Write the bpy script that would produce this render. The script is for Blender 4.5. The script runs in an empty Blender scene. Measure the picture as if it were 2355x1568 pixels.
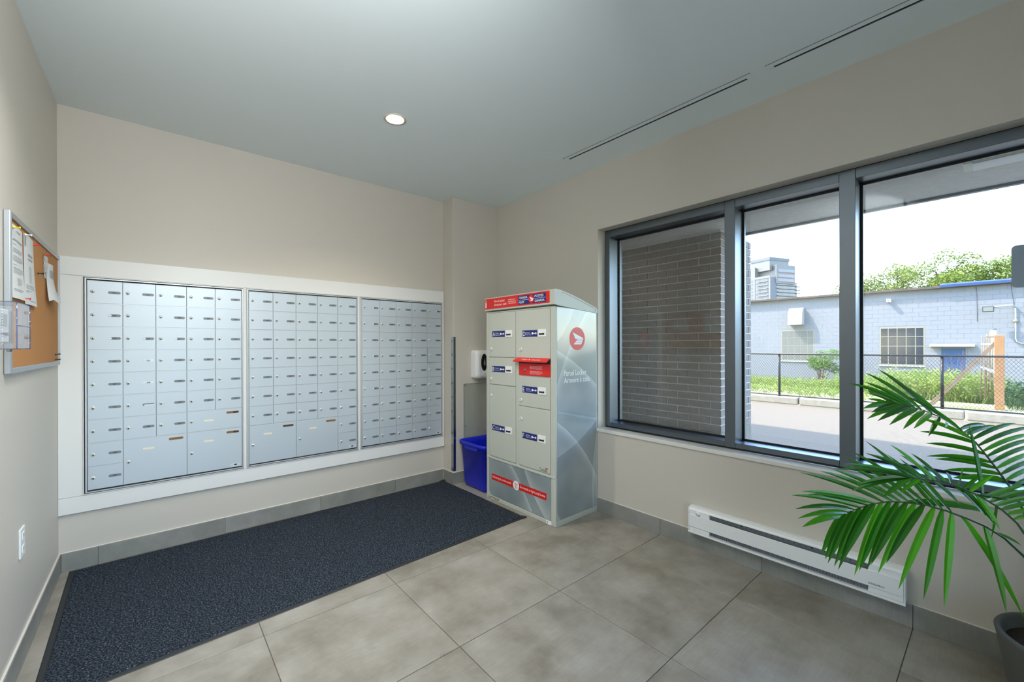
import bpy, bmesh, math, random
from mathutils import Vector, Matrix
random.seed(7)
S = bpy.context.scene
COL = S.collection

# ------------------------------------------------------------------ camera, world, sun, exposure
YAW, PITCH, ROLL = 0.707797594903618, -0.0013269592807878298, -0.0025356704194921787
FPX, CYPX = 960.233303709159, 795.251200930904
cam = bpy.data.cameras.new('camera')
cam_ob = bpy.data.objects.new('camera', cam)
COL.objects.link(cam_ob)
cam.sensor_width = 36.0
cam.lens = FPX / 2355.0 * 36.0
cam.shift_y = (CYPX - 784.0) / 2355.0
cam.clip_start, cam.clip_end = 0.02, 3000.0
fw = Vector((math.sin(YAW) * math.cos(PITCH), math.cos(YAW) * math.cos(PITCH), math.sin(PITCH)))
r0 = Vector((math.cos(YAW), -math.sin(YAW), 0.0))
u0 = r0.cross(fw)
rt = r0 * math.cos(ROLL) + u0 * math.sin(ROLL)
up = rt.cross(fw)
cam_ob.matrix_world = Matrix(((rt.x, up.x, -fw.x, 0.0), (rt.y, up.y, -fw.y, 0.0), (rt.z, up.z, -fw.z, 1.4), (0, 0, 0, 1)))
S.camera = cam_ob

S.view_settings.view_transform = 'Standard'
S.view_settings.look = 'None'
S.view_settings.gamma = 1.0
S.view_settings.use_curve_mapping = False
S.view_settings.exposure = 0.0
S.cycles.max_bounces = 10
S.cycles.diffuse_bounces = 6
S.cycles.glossy_bounces = 4
S.cycles.transparent_max_bounces = 16
S.cycles.sample_clamp_indirect = 6.0
S.cycles.caustics_reflective = False
S.cycles.caustics_refractive = False
S.cycles.use_denoising = True

SUN_TRAVEL = Vector((0.60, -1.0, -1.45)).normalized()
w = bpy.data.worlds.new('sky')
S.world = w
w.use_nodes = True
nt = w.node_tree
bg = nt.nodes['Background']
sky = nt.nodes.new('ShaderNodeTexSky')
sky.sky_type = 'NISHITA'
sky.sun_disc = False
sky.sun_elevation = math.radians(54)
sky.sun_rotation = math.atan2(-SUN_TRAVEL.x, -SUN_TRAVEL.y)
sky.air_density = 1.0
sky.dust_density = 1.0
sky.ozone_density = 1.0
nt.links.new(sky.outputs[0], bg.inputs[0])
bg.inputs[1].default_value = SKY_STRENGTH = 1.75

sun = bpy.data.lights.new('sun', 'SUN')
sun.energy = 11.0
sun.angle = math.radians(0.53)
sun.color = (1.0, 0.90, 0.76)
sun_ob = bpy.data.objects.new('sun', sun)
COL.objects.link(sun_ob)
sun_ob.rotation_euler = SUN_TRAVEL.to_track_quat('-Z', 'Y').to_euler()
LAMP_STRENGTH = 1.6           # glow of each recessed ceiling lamp lens
LAMP_WATT = 26.0              # light it throws down
FILL_PANEL_WATT = 20.0             # added fill light, an unseen flat lamp on the ceiling
FILL_WASH_WATT = 31.0              # added fill light, unseen, aimed at the mailbox wall

# ------------------------------------------------------------------ materials
def lin(r, g, b):
    f = lambda v: (v / 255.0 / 12.92) if v <= 10 else ((v / 255.0 + 0.055) / 1.055) ** 2.4
    return (f(r), f(g), f(b), 1.0)

def mat(name, rgb, rough=0.5, metal=0.0, spec=0.5, noise=None, bump=None, trans=None, coat=0.0):
    """noise=(scale, other rgb, amount); bump=(scale, strength, distance)"""
    m = bpy.data.materials.new(name)
    m.use_nodes = True
    t = m.node_tree
    b = t.nodes['Principled BSDF']
    b.inputs['Base Color'].default_value = lin(*rgb)
    b.inputs['Roughness'].default_value = rough
    b.inputs['Metallic'].default_value = metal
    b.inputs['Specular IOR Level'].default_value = spec
    b.inputs['Coat Weight'].default_value = coat
    if noise or bump:
        tc = t.nodes.new('ShaderNodeTexCoord')
    if noise:
        n = t.nodes.new('ShaderNodeTexNoise')
        n.inputs['Scale'].default_value = noise[0]
        n.inputs['Detail'].default_value = 5.0
        t.links.new(tc.outputs['Object'], n.inputs['Vector'])
        rp = t.nodes.new('ShaderNodeValToRGB')
        rp.color_ramp.elements[0].position = 0.5 - noise[2]
        rp.color_ramp.elements[1].position = 0.5 + noise[2]
        rp.color_ramp.elements[0].color = lin(*rgb)
        rp.color_ramp.elements[1].color = lin(*noise[1])
        t.links.new(n.outputs['Fac'], rp.inputs['Fac'])
        t.links.new(rp.outputs['Color'], b.inputs['Base Color'])
    if bump:
        n2 = t.nodes.new('ShaderNodeTexNoise')
        n2.inputs['Scale'].default_value = bump[0]
        n2.inputs['Detail'].default_value = 3.0
        t.links.new(tc.outputs['Object'], n2.inputs['Vector'])
        bp = t.nodes.new('ShaderNodeBump')
        bp.inputs['Strength'].default_value = bump[1]
        bp.inputs['Distance'].default_value = bump[2]
        t.links.new(n2.outputs['Fac'], bp.inputs['Height'])
        t.links.new(bp.outputs['Normal'], b.inputs['Normal'])
    if trans:
        tr = t.nodes.new('ShaderNodeBsdfTranslucent')
        tr.inputs['Color'].default_value = lin(*trans[0])
        mx = t.nodes.new('ShaderNodeMixShader')
        mx.inputs[0].default_value = trans[1]
        t.links.new(b.outputs[0], mx.inputs[1])
        t.links.new(tr.outputs[0], mx.inputs[2])
        t.links.new(mx.outputs[0], t.nodes['Material Output'].inputs[0])
    return m

def glassmat(name, tint=(1, 1, 1), f0=0.04, gain=0.9, rough=0.0):
    """thin clear sheet: lets light straight through, reflects more at grazing angles"""
    m = bpy.data.materials.new(name)
    m.use_nodes = True
    t = m.node_tree
    t.nodes.remove(t.nodes['Principled BSDF'])
    tb = t.nodes.new('ShaderNodeBsdfTransparent')
    tb.inputs[0].default_value = (*tint, 1)
    gl = t.nodes.new('ShaderNodeBsdfGlossy')
    gl.inputs['Roughness'].default_value = rough
    lw = t.nodes.new('ShaderNodeLayerWeight')
    lw.inputs[0].default_value = 0.5
    pw = t.nodes.new('ShaderNodeMath'); pw.operation = 'POWER'; pw.inputs[1].default_value = 5.0
    ml = t.nodes.new('ShaderNodeMath'); ml.operation = 'MULTIPLY_ADD'
    ml.inputs[1].default_value = gain; ml.inputs[2].default_value = f0
    mx = t.nodes.new('ShaderNodeMixShader')
    t.links.new(lw.outputs['Facing'], pw.inputs[0])
    t.links.new(pw.outputs[0], ml.inputs[0])
    t.links.new(ml.outputs[0], mx.inputs[0])
    t.links.new(tb.outputs[0], mx.inputs[1])
    t.links.new(gl.outputs[0], mx.inputs[2])
    t.links.new(mx.outputs[0], t.nodes['Material Output'].inputs[0])
    return m

def emit(name, rgb, s):
    m = bpy.data.materials.new(name)
    m.use_nodes = True
    t = m.node_tree
    t.nodes.remove(t.nodes['Principled BSDF'])
    e = t.nodes.new('ShaderNodeEmission')
    e.inputs[0].default_value = (*rgb, 1)
    e.inputs[1].default_value = s
    t.links.new(e.outputs[0], t.nodes['Material Output'].inputs[0])
    return m

def streakmat(name, rgb, rgb2, lines, rough):
    """printed film: cloudy grey green ground with thin pale arcs; lines: (centre xyz, frequency, thinness, strength)"""
    m = mat(name, rgb, rough, 0.0, 0.6)
    t = m.node_tree
    b = t.nodes['Principled BSDF']
    tc = t.nodes.new('ShaderNodeTexCoord')
    n = t.nodes.new('ShaderNodeTexNoise'); n.inputs['Scale'].default_value = 2.2; n.inputs['Detail'].default_value = 2.0
    t.links.new(tc.outputs['Object'], n.inputs['Vector'])
    acc = n.outputs['Fac']
    base = t.nodes.new('ShaderNodeMapRange'); base.inputs['From Min'].default_value = 0.3; base.inputs['From Max'].default_value = 0.7
    base.inputs['To Min'].default_value = 0.0; base.inputs['To Max'].default_value = 0.35
    t.links.new(acc, base.inputs['Value']); acc = base.outputs[0]
    for c, fr, thin, stg in lines:
        sb = t.nodes.new('ShaderNodeVectorMath'); sb.operation = 'DISTANCE'; sb.inputs[1].default_value = c
        t.links.new(tc.outputs['Object'], sb.inputs[0])
        m1 = t.nodes.new('ShaderNodeMath'); m1.operation = 'MULTIPLY'; m1.inputs[1].default_value = fr
        m2 = t.nodes.new('ShaderNodeMath'); m2.operation = 'FRACT'
        m3 = t.nodes.new('ShaderNodeMath'); m3.operation = 'POWER'; m3.inputs[1].default_value = thin
        m4 = t.nodes.new('ShaderNodeMath'); m4.operation = 'MULTIPLY_ADD'; m4.inputs[1].default_value = stg
        t.links.new(sb.outputs['Value'], m1.inputs[0]); t.links.new(m1.outputs[0], m2.inputs[0]); t.links.new(m2.outputs[0], m3.inputs[0])
        t.links.new(m3.outputs[0], m4.inputs[0]); t.links.new(acc, m4.inputs[2]); acc = m4.outputs[0]
    mx = t.nodes.new('ShaderNodeMix'); mx.data_type = 'RGBA'; mx.clamp_factor = True
    mx.inputs['A'].default_value = lin(*rgb); mx.inputs['B'].default_value = lin(*rgb2)
    t.links.new(acc, mx.inputs['Factor']); t.links.new(mx.outputs['Result'], b.inputs['Base Color'])
    return m

M = {}
M['wall'] = mat('painted_wall', (202, 196, 185), 0.45, 0, 0.35, bump=(180, 0.05, 0.002))
M['ceiling'] = mat('painted_ceiling', (228, 238, 240), 0.8, 0, 0.2)
M['panel'] = mat('white_lacquer', (224, 224, 222), 0.35, 0, 0.4)
M['alu'] = mat('satin_aluminium', (190, 194, 197), 0.38, 0.55, 0.5, bump=(400, 0.03, 0.001))
M['door'] = mat('mailbox_aluminium', (190, 200, 208), 0.42, 0.35, 0.5, bump=(350, 0.05, 0.001))
M['trimalu'] = mat('trim_aluminium', (170, 174, 178), 0.35, 0.7)
M['dark'] = mat('dark_gap', (26, 26, 26), 0.8)
M['lock'] = mat('lock_nickel', (236, 233, 224), 0.3, 0.25)
M['plate'] = mat('grey_number_plate', (118, 124, 130), 0.4, 0.1)
M['platewhite'] = mat('white_number_plate', (214, 222, 232), 0.35)
M['platecream'] = mat('cream_label_window', (232, 222, 196), 0.4)
M['ink'] = mat('black_ink', (30, 32, 36), 0.6)
M['brown'] = mat('brown_slot', (128, 92, 44), 0.5)
M['brown2'] = mat('dark_brown_slot', (70, 44, 20), 0.6)
M['steel'] = mat('stainless_steel', (176, 180, 182), 0.22, 1.0)
M['frame'] = mat('window_aluminium', (114, 122, 130), 0.36, 1.0)
M['gasket'] = mat('black_gasket', (16, 17, 20), 0.45)
M['shadowgap'] = mat('grey_gap', (104, 110, 116), 0.6)
M['glass'] = glassmat('window_glass', (0.985, 0.995, 0.99), 0.045, 0.85)
M['acrylic'] = glassmat('clear_acrylic', (0.93, 0.95, 0.94), 0.05, 0.7)
M['plastic_clear'] = glassmat('clear_polycarbonate', (0.93, 0.94, 0.97), 0.12, 0.7)
M['sill'] = mat('white_sill', (222, 220, 212), 0.3)
M['caulk'] = mat('white_caulk', (214, 210, 202), 0.5)
M['locker'] = mat('locker_enamel', (190, 194, 184), 0.38, 0, 0.5)
M['lockerside'] = streakmat('locker_film', (134, 144, 146), (206, 214, 214), [((-0.95, 0, -0.35), 2.1, 14, 0.55), ((1.9, 0, 0.2), 1.7, 18, 0.45), ((-0.6, 0, 1.9), 1.35, 10, 0.35)], 0.08)
M['lockerbase'] = streakmat('locker_base_film', (118, 130, 134), (200, 208, 208), [((0, 1.3, -0.9), 2.3, 14, 0.55), ((0, -1.2, 0.9), 1.6, 12, 0.5)], 0.25)
M['red'] = mat('sign_red', (214, 34, 26), 0.35)
M['blue'] = mat('sign_blue', (24, 32, 112), 0.35)
M['white'] = mat('print_white', (240, 242, 244), 0.4)
M['binblue'] = mat('bin_blue', (16, 34, 190), 0.35, 0, 0.5)
M['white_plastic'] = mat('white_plastic', (226, 228, 228), 0.3)
M['black_plastic'] = mat('black_plastic', (20, 21, 22), 0.12)
M['rubber'] = mat('mat_rubber', (34, 38, 42), 0.5, bump=(200, 0.1, 0.002))
M['cork'] = mat('cork', (178, 126, 78), 0.85, 0, 0.2, noise=(260, (196, 142, 92), 0.18))
M['paper'] = mat('paper', (226, 230, 230), 0.7, 0, 0.2, trans=((226, 230, 230), 0.15))
M['print'] = mat('grey_print', (158, 161, 164), 0.7)
M['heater'] = mat('heater_enamel', (234, 236, 236), 0.35)
M['fins'] = mat('heater_fins', (140, 146, 154), 0.4, 0.5)
M['pot'] = mat('grey_pot', (84, 86, 80), 0.6, bump=(60, 0.15, 0.004))
M['soil'] = mat('potting_soil', (46, 36, 28), 0.95, bump=(70, 0.8, 0.02))
M['stem'] = mat('palm_stem', (44, 74, 36), 0.4)
M['leaf'] = mat('palm_leaf', (22, 74, 16), 0.26, 0, 0.6, noise=(14, (44, 112, 24), 0.2), trans=((84, 178, 20), 0.26))
M['lens'] = emit('lamp_lens', (1.0, 0.80, 0.52), LAMP_STRENGTH)
M['baffle'] = mat('lamp_baffle', (250, 226, 170), 0.3, 0.2)
M['lamptrim'] = mat('lamp_trim', (206, 202, 186), 0.4)
M['brick'] = mat('grey_brick', (128, 121, 117), 0.85, 0, 0.25, noise=(30, (148, 141, 136), 0.3), bump=(140, 0.3, 0.004))
M['mortar'] = mat('mortar', (206, 206, 202), 0.9, bump=(120, 0.3, 0.004))
M['concrete'] = mat('concrete', (128, 124, 114), 0.85, 0, 0.25, noise=(9, (142, 138, 128), 0.2), bump=(60, 0.25, 0.006))
M['stucco'] = mat('soffit_stucco', (214, 210, 204), 0.9, 0, 0.2, noise=(30, (228, 224, 218), 0.25), bump=(90, 0.5, 0.006))
M['paving'] = mat('bounce_paving', (206, 202, 194), 0.85, 0, 0.2, bump=(60, 0.2, 0.004))
M['asphalt'] = mat('road_asphalt', (104, 97, 86), 0.92, 0, 0.2, noise=(14, (116, 108, 96), 0.25), bump=(90, 0.4, 0.006))
M['earth'] = mat('dry_ground', (156, 148, 124), 0.95, 0, 0.1, noise=(1.3, (122, 132, 80), 0.12))
M['block'] = mat('white_block_paint', (116, 120, 126), 0.7, 0, 0.3, bump=(30, 0.25, 0.01))
M['roofedge'] = mat('weathered_roof_edge', (84, 72, 66), 0.8, noise=(3, (58, 52, 50), 0.2))
M['tarp'] = mat('blue_tarp', (44, 66, 112), 0.45)
M['cream'] = mat('cream_muntin', (128, 123, 106), 0.6)
M['paneD'] = mat('dark_window_pane', (26, 33, 42), 0.12, 0, 0.6, noise=(2.0, (40, 50, 60), 0.2))
M['paneL'] = mat('pale_window_pane', (84, 90, 92), 0.25, 0, 0.6, noise=(2.0, (100, 105, 106), 0.2))  # paler grey panes than the other window
M['doorblue'] = mat('blue_door', (44, 74, 116), 0.5)
M['fence'] = mat('black_fence_vinyl', (30, 30, 32), 0.4)
M['wood'] = mat('raw_timber', (158, 122, 86), 0.75, noise=(5, (136, 100, 66), 0.25))
M['woodgrey'] = mat('weathered_timber', (128, 114, 98), 0.8, noise=(5, (110, 95, 80), 0.25))
M['bamboo'] = mat('cane', (136, 118, 82), 0.6)
M['lampbrown'] = mat('lamp_housing', (66, 58, 52), 0.5)
M['lampglass'] = mat('ribbed_lamp_glass', (110, 118, 112), 0.2)
M['tleaf'] = mat('tree_leaf', (92, 112, 40), 0.6, 0, 0.3, noise=(0.8, (116, 130, 54), 0.2), trans=((110, 130, 30), 0.2))
M['bark'] = mat('bark', (62, 54, 46), 0.9)
M['weed'] = mat('weed_leaf', (116, 138, 66), 0.7, 0, 0.2, noise=(0.9, (150, 160, 94), 0.2), trans=((124, 150, 60), 0.3))
M['shrub'] = mat('shrub_leaf', (84, 120, 54), 0.65, 0, 0.25, noise=(1.5, (108, 136, 70), 0.2), trans=((110, 146, 54), 0.3))
M['ivy'] = mat('dark_weed_leaf', (44, 74, 36), 0.65, 0, 0.25, noise=(2, (66, 92, 50), 0.2))
M['twig'] = mat('dry_twig', (118, 96, 84), 0.8)
M['tw_white'] = mat('tower_white', (100, 101, 100), 0.7)
M['tw_grey'] = mat('tower_grey', (84, 90, 98), 0.7)
M['tw_glass'] = mat('tower_glass', (46, 60, 76), 0.3, 0, 0.6)
M['tw_glass2'] = mat('tower_dark_glass', (26, 34, 44), 0.3, 0, 0.6)
M['tw_red'] = mat('tower_safety_red', (140, 66, 62), 0.7)
M['extwhite'] = mat('muted_white_paint', (158, 158, 156), 0.5)  # one even grey, set darker than real white against clipping
M['sheet'] = mat('dark_sign_back', (150, 166, 186), 0.45)
M['lightwhite'] = mat('white_fixture', (226, 228, 216), 0.4)

def leafmat():
    m = M['leaf']; t = m.node_tree; b = t.nodes['Principled BSDF']
    oi = t.nodes.new('ShaderNodeObjectInfo')
    rp = t.nodes.new('ShaderNodeValToRGB')
    rp.color_ramp.elements[0].color = lin(14, 58, 14); rp.color_ramp.elements[1].color = lin(88, 170, 28)
    e = rp.color_ramp.elements.new(0.6); e.color = lin(34, 104, 20)
    t.links.new(oi.outputs['Random'], rp.inputs['Fac']); t.links.new(rp.outputs[0], b.inputs['Base Color'])
leafmat()

def tilemat(name, c1, c2, c3, rough):
    m = mat(name, c1, rough, 0, 0.45)
    t = m.node_tree
    b = t.nodes['Principled BSDF']
    tc = t.nodes.new('ShaderNodeTexCoord')
    oi = t.nodes.new('ShaderNodeObjectInfo')
    ad = t.nodes.new('ShaderNodeVectorMath'); ad.operation = 'MULTIPLY_ADD'
    ad.inputs[1].default_value = (1, 1, 1)
    sc = t.nodes.new('ShaderNodeVectorMath'); sc.operation = 'SCALE'
    sc.inputs['Scale'].default_value = 1.0
    cb = t.nodes.new('ShaderNodeCombineXYZ')
    mu = t.nodes.new('ShaderNodeMath'); mu.operation = 'MULTIPLY'; mu.inputs[1].default_value = 37.0
    t.links.new(oi.outputs['Random'], mu.inputs[0])
    t.links.new(mu.outputs[0], cb.inputs[0]); t.links.new(mu.outputs[0], cb.inputs[2])
    t.links.new(tc.outputs['Object'], ad.inputs[0]); t.links.new(cb.outputs[0], ad.inputs[2])
    n = t.nodes.new('ShaderNodeTexNoise'); n.inputs['Scale'].default_value = 3.2
    n.inputs['Detail'].default_value = 8.0; n.inputs['Roughness'].default_value = 0.62
    t.links.new(ad.outputs[0], n.inputs['Vector'])
    rp = t.nodes.new('ShaderNodeValToRGB')
    rp.color_ramp.elements[0].position = 0.32; rp.color_ramp.elements[0].color = lin(*c2)
    rp.color_ramp.elements[1].position = 0.68; rp.color_ramp.elements[1].color = lin(*c3)
    e = rp.color_ramp.elements.new(0.5); e.color = lin(*c1)
    t.links.new(n.outputs['Fac'], rp.inputs['Fac'])
    # fine brushed scratches
    mp = t.nodes.new('ShaderNodeMapping'); mp.inputs['Scale'].default_value = (9, 130, 9)
    t.links.new(ad.outputs[0], mp.inputs['Vector'])
    n2 = t.nodes.new('ShaderNodeTexNoise'); n2.inputs['Scale'].default_value = 1.0; n2.inputs['Detail'].default_value = 4.0
    t.links.new(mp.outputs[0], n2.inputs['Vector'])
    mr = t.nodes.new('ShaderNodeMapRange'); mr.inputs['From Min'].default_value = 0.3; mr.inputs['From Max'].default_value = 0.75
    mr.inputs['To Min'].default_value = 0.93; mr.inputs['To Max'].default_value = 1.05
    t.links.new(n2.outputs['Fac'], mr.inputs['Value'])
    mm = t.nodes.new('ShaderNodeVectorMath'); mm.operation = 'SCALE'
    t.links.new(rp.outputs[0], mm.inputs[0]); t.links.new(mr.outputs[0], mm.inputs['Scale'])
    t.links.new(mm.outputs[0], b.inputs['Base Color'])
    return m
M['tile'] = tilemat('floor_porcelain', (146, 141, 130), (122, 116, 104), (162, 158, 149), 0.34)
M['btile'] = tilemat('base_porcelain', (142, 142, 136), (126, 127, 122), (156, 156, 150), 0.4)
M['grout'] = mat('grout', (112, 100, 88), 0.9)

def carpetmat():
    m = mat('carpet_pile', (30, 36, 44), 0.95, 0, 0.1)
    t = m.node_tree; b = t.nodes['Principled BSDF']
    tc = t.nodes.new('ShaderNodeTexCoord')
    n = t.nodes.new('ShaderNodeTexNoise'); n.inputs['Scale'].default_value = 130.0; n.inputs['Detail'].default_value = 3.0
    n.inputs['Roughness'].default_value = 0.7
    t.links.new(tc.outputs['Object'], n.inputs['Vector'])
    rp = t.nodes.new('ShaderNodeValToRGB')
    rp.color_ramp.elements[0].position = 0.42; rp.color_ramp.elements[0].color = lin(22, 26, 31)
    rp.color_ramp.elements[1].position = 0.70; rp.color_ramp.elements[1].color = lin(112, 122, 136)
    e = rp.color_ramp.elements.new(0.54); e.color = lin(48, 56, 66)
    t.links.new(n.outputs['Fac'], rp.inputs['Fac']); t.links.new(rp.outputs[0], b.inputs['Base Color'])
    bp = t.nodes.new('ShaderNodeBump'); bp.inputs['Strength'].default_value = 0.9; bp.inputs['Distance'].default_value = 0.004
    t.links.new(n.outputs['Fac'], bp.inputs['Height']); t.links.new(bp.outputs[0], b.inputs['Normal'])
    return m
M['carpet'] = carpetmat()

# ------------------------------------------------------------------ mesh helpers
class MB:
    """collects faces in world coordinates"""
    def __init__(s):
        s.v, s.f, s.mi, s.sm = [], [], [], []
        s.mats = []
    def mid(s, m):
        m = M[m] if isinstance(m, str) else m
        if m not in s.mats: s.mats.append(m)
        return s.mats.index(m)
    def add(s, vs, fs, m, smooth=False):
        o = len(s.v); i = s.mid(m)
        s.v += [tuple(x) for x in vs]
        for f in fs:
            s.f.append([a + o for a in f]); s.mi.append(i); s.sm.append(smooth)
        return s
    def box(s, x0, x1, y0, y1, z0, z1, m):
        x0, x1 = min(x0, x1), max(x0, x1); y0, y1 = min(y0, y1), max(y0, y1); z0, z1 = min(z0, z1), max(z0, z1)
        vs = [(x0, y0, z0), (x1, y0, z0), (x1, y1, z0), (x0, y1, z0), (x0, y0, z1), (x1, y0, z1), (x1, y1, z1), (x0, y1, z1)]
        return s.add(vs, [(0, 3, 2, 1), (4, 5, 6, 7), (0, 1, 5, 4), (1, 2, 6, 5), (2, 3, 7, 6), (3, 0, 4, 7)], m)
    def bbox(s, x0, x1, y0, y1, z0, z1, m, w=0.004, seg=2):
        x0, x1 = min(x0, x1), max(x0, x1); y0, y1 = min(y0, y1), max(y0, y1); z0, z1 = min(z0, z1), max(z0, z1)
        bm = bmesh.new()
        bmesh.ops.create_cube(bm, size=1.0, matrix=Matrix.Translation(((x0 + x1) / 2, (y0 + y1) / 2, (z0 + z1) / 2)) @ Matrix.Diagonal((x1 - x0, y1 - y0, z1 - z0, 1)))
        bmesh.ops.bevel(bm, geom=bm.edges[:], offset=w, segments=seg, profile=0.5, affect='EDGES')
        bm.verts.index_update()
        s.add([v.co[:] for v in bm.verts], [[v.index for v in f.verts] for f in bm.faces], m)
        bm.free(); return s
    def prism(s, pts, d, m, smooth=False):
        """closed outline pts (3D) extruded by vector d"""
        n = len(pts); d = Vector(d)
        vs = [Vector(p) for p in pts] + [Vector(p) + d for p in pts]
        nrm = Vector((0, 0, 0))
        for i in range(n):
            nrm += Vector(pts[i]).cross(Vector(pts[(i + 1) % n]))
        fwd = nrm.dot(d) > 0
        fs = [list(range(n - 1, -1, -1)), list(range(n, 2 * n))] if fwd else [list(range(n)), list(range(2 * n - 1, n - 1, -1))]
        s.add(vs, fs, m)
        side = [(i, (i + 1) % n, (i + 1) % n + n, i + n) if fwd else (i + n, (i + 1) % n + n, (i + 1) % n, i) for i in range(n)]
        o = len(s.v) - 2 * n; k = s.mid(m)
        for f in side:
            s.f.append([a + o for a in f]); s.mi.append(k); s.sm.append(smooth)
        return s
    def poly(s, pts, m):
        return s.add(pts, [list(range(len(pts)))], m)
    def tube(s, pts, r, m, n=8, cap=True, smooth=True):
        pts = [Vector(p) for p in pts]
        rr = r if isinstance(r, (list, tuple)) else [r] * len(pts)
        vs, fs = [], []
        prev = None
        for i, p in enumerate(pts):
            t = (pts[min(i + 1, len(pts) - 1)] - pts[max(i - 1, 0)]).normalized()
            a = prev if prev is not None else (Vector((0, 0, 1)) if abs(t.z) < 0.9 else Vector((1, 0, 0)))
            a = (a - t * a.dot(t)).normalized(); prev = a
            b = t.cross(a)
            for k in range(n):
                q = 2 * math.pi * k / n
                vs.append(p + (a * math.cos(q) + b * math.sin(q)) * rr[i])
        for i in range(len(pts) - 1):
            for k in range(n):
                fs.append((i * n + k, i * n + (k + 1) % n, (i + 1) * n + (k + 1) % n, (i + 1) * n + k))
        s.add(vs, fs, m, smooth)
        if cap:
            o = len(s.v) - len(vs); q = s.mid(m)
            s.f.append([o + k for k in range(n - 1, -1, -1)]); s.mi.append(q); s.sm.append(False)
            s.f.append([o + (len(pts) - 1) * n + k for k in range(n)]); s.mi.append(q); s.sm.append(False)
        return s
    def lathe(s, prof, c, m, n=32, axis=(0, 0, 1), smooth=True):
        """prof: (radius, height) list; c: centre; axis: unit axis"""
        ax = Vector(axis); a = Vector((1, 0, 0)) if abs(ax.x) < 0.9 else Vector((0, 1, 0))
        a = (a - ax * a.dot(ax)).normalized(); b = ax.cross(a); c = Vector(c)
        vs, fs = [], []
        for (r, h) in prof:
            for k in range(n):
                q = 2 * math.pi * k / n
                vs.append(c + ax * h + (a * math.cos(q) + b * math.sin(q)) * r)
        for i in range(len(prof) - 1):
            for k in range(n):
                fs.append((i * n + k, i * n + (k + 1) % n, (i + 1) * n + (k + 1) % n, (i + 1) * n + k))
        return s.add(vs, fs, m, smooth)
    def disc(s, c, r, m, n=24, ux=(1, 0, 0), uy=(0, 1, 0), ry=None):
        c, ux, uy = Vector(c), Vector(ux), Vector(uy)
        return s.poly([c + ux * (r * math.cos(2 * math.pi * k / n)) + uy * ((ry or r) * math.sin(2 * math.pi * k / n)) for k in range(n)], m)
    def pill(s, c, wd, h, ux, uy, d, m, n=6):
        """rounded bar of width wd, height h, extruded by d"""
        c, ux, uy = Vector(c), Vector(ux), Vector(uy); r = h / 2; pts = []
        for sgn, a0 in ((1, -90), (-1, 90)):
            for k in range(n + 1):
                q = math.radians(a0 + 180 * k / n)
                pts.append(c + ux * (sgn * (wd / 2 - r) + r * math.cos(q)) + uy * (r * math.sin(q)))
        return s.prism(pts, d, m)
    def text(s, body, size, org, ux, uy, m, align='L', width=None, bold=0.0):
        vs, fs, (x0, x1) = glyphs(body, bold)
        k = size
        kx = size if width is None else width / max(1e-6, x1 - x0)
        off = {'L': -x0, 'C': -(x0 + x1) / 2, 'R': -x1}[align]
        org, ux, uy = Vector(org), Vector(ux), Vector(uy)
        return s.add([org + ux * ((x + off) * kx) + uy * (y * k) for x, y in vs], fs, m)
    def build(s, name, parent=None, origin=None, **props):
        me = bpy.data.meshes.new(name)
        o = bpy.data.objects.new(name, me)
        pw = world_loc(parent) if parent else Vector((0, 0, 0))
        if origin is None:
            origin = pw if parent else base_of(s.v)
        origin = Vector(origin)
        me.from_pydata([Vector(v) - origin for v in s.v], [], s.f)
        for m in s.mats: me.materials.append(m)
        me.polygons.foreach_set('material_index', s.mi)
        me.polygons.foreach_set('use_smooth', s.sm)
        me.update()
        o.location = origin - pw
        if parent: o.parent = parent
        COL.objects.link(o)
        for k, v in props.items(): o[k] = v
        return o

def base_of(vs):
    xs = [v[0] for v in vs]; ys = [v[1] for v in vs]; zs = [v[2] for v in vs]
    return Vector(((min(xs) + max(xs)) / 2, (min(ys) + max(ys)) / 2, min(zs)))

def world_loc(o):
    p = Vector((0, 0, 0))
    while o:
        p += o.location; o = o.parent
    return p

_gl = {}
def glyphs(body, bold=0.0):
    key = (body, bold)
    if key not in _gl:
        cu = bpy.data.curves.new('lettering', 'FONT')
        cu.body = body; cu.size = 1.0; cu.resolution_u = 2; cu.offset = bold; cu.fill_mode = 'FRONT'
        ob = bpy.data.objects.new('lettering', cu)
        me = bpy.data.meshes.new_from_object(ob)
        vs = [(v.co.x, v.co.y) for v in me.vertices]; fs = [list(p.vertices) for p in me.polygons]
        bpy.data.objects.remove(ob); bpy.data.curves.remove(cu); bpy.data.meshes.remove(me)
        xs = [v[0] for v in vs] or [0, 0]
        _gl[key] = (vs, fs, (min(xs), max(xs)))
    return _gl[key]

def thing(name, loc, label, cat, group=None):
    o = bpy.data.objects.new(name, None)
    o.empty_display_size = 0.1
    o.location = loc
    COL.objects.link(o)
    o['label'] = label; o['category'] = cat
    if group: o['group'] = group
    return o

def struct(o):
    o['kind'] = 'structure'
    return o

def copy_of(src, parent, loc, name=None):
    """a copy of a mesh object sharing its mesh data; loc is relative to the parent"""
    c = src.copy()
    if name: c.name = name
    c.parent = parent; c.location = loc
    COL.objects.link(c)
    return c

PX, PY, PZ = Vector((1, 0, 0)), Vector((0, 1, 0)), Vector((0, 0, 1))
NX, NY = Vector((-1, 0, 0)), Vector((0, -1, 0))
# ------------------------------------------------------------------ room shell
XL, XR, YB, HC = -0.455, 2.845, 3.781, 2.898        # left wall, window wall, mailbox wall, ceiling
YA, XC = 3.587, 2.290                                # boxed-out corner: front face and left face
YR = -1.45                                           # unseen rear wall with the added glazed door
XO = 3.120                                           # outer face of the window wall
BBH = 0.114                                          # tile base height
WY0, WY1, WZ0, WZ1 = -1.00, 2.206, 0.690, 2.375      # window opening

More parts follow.
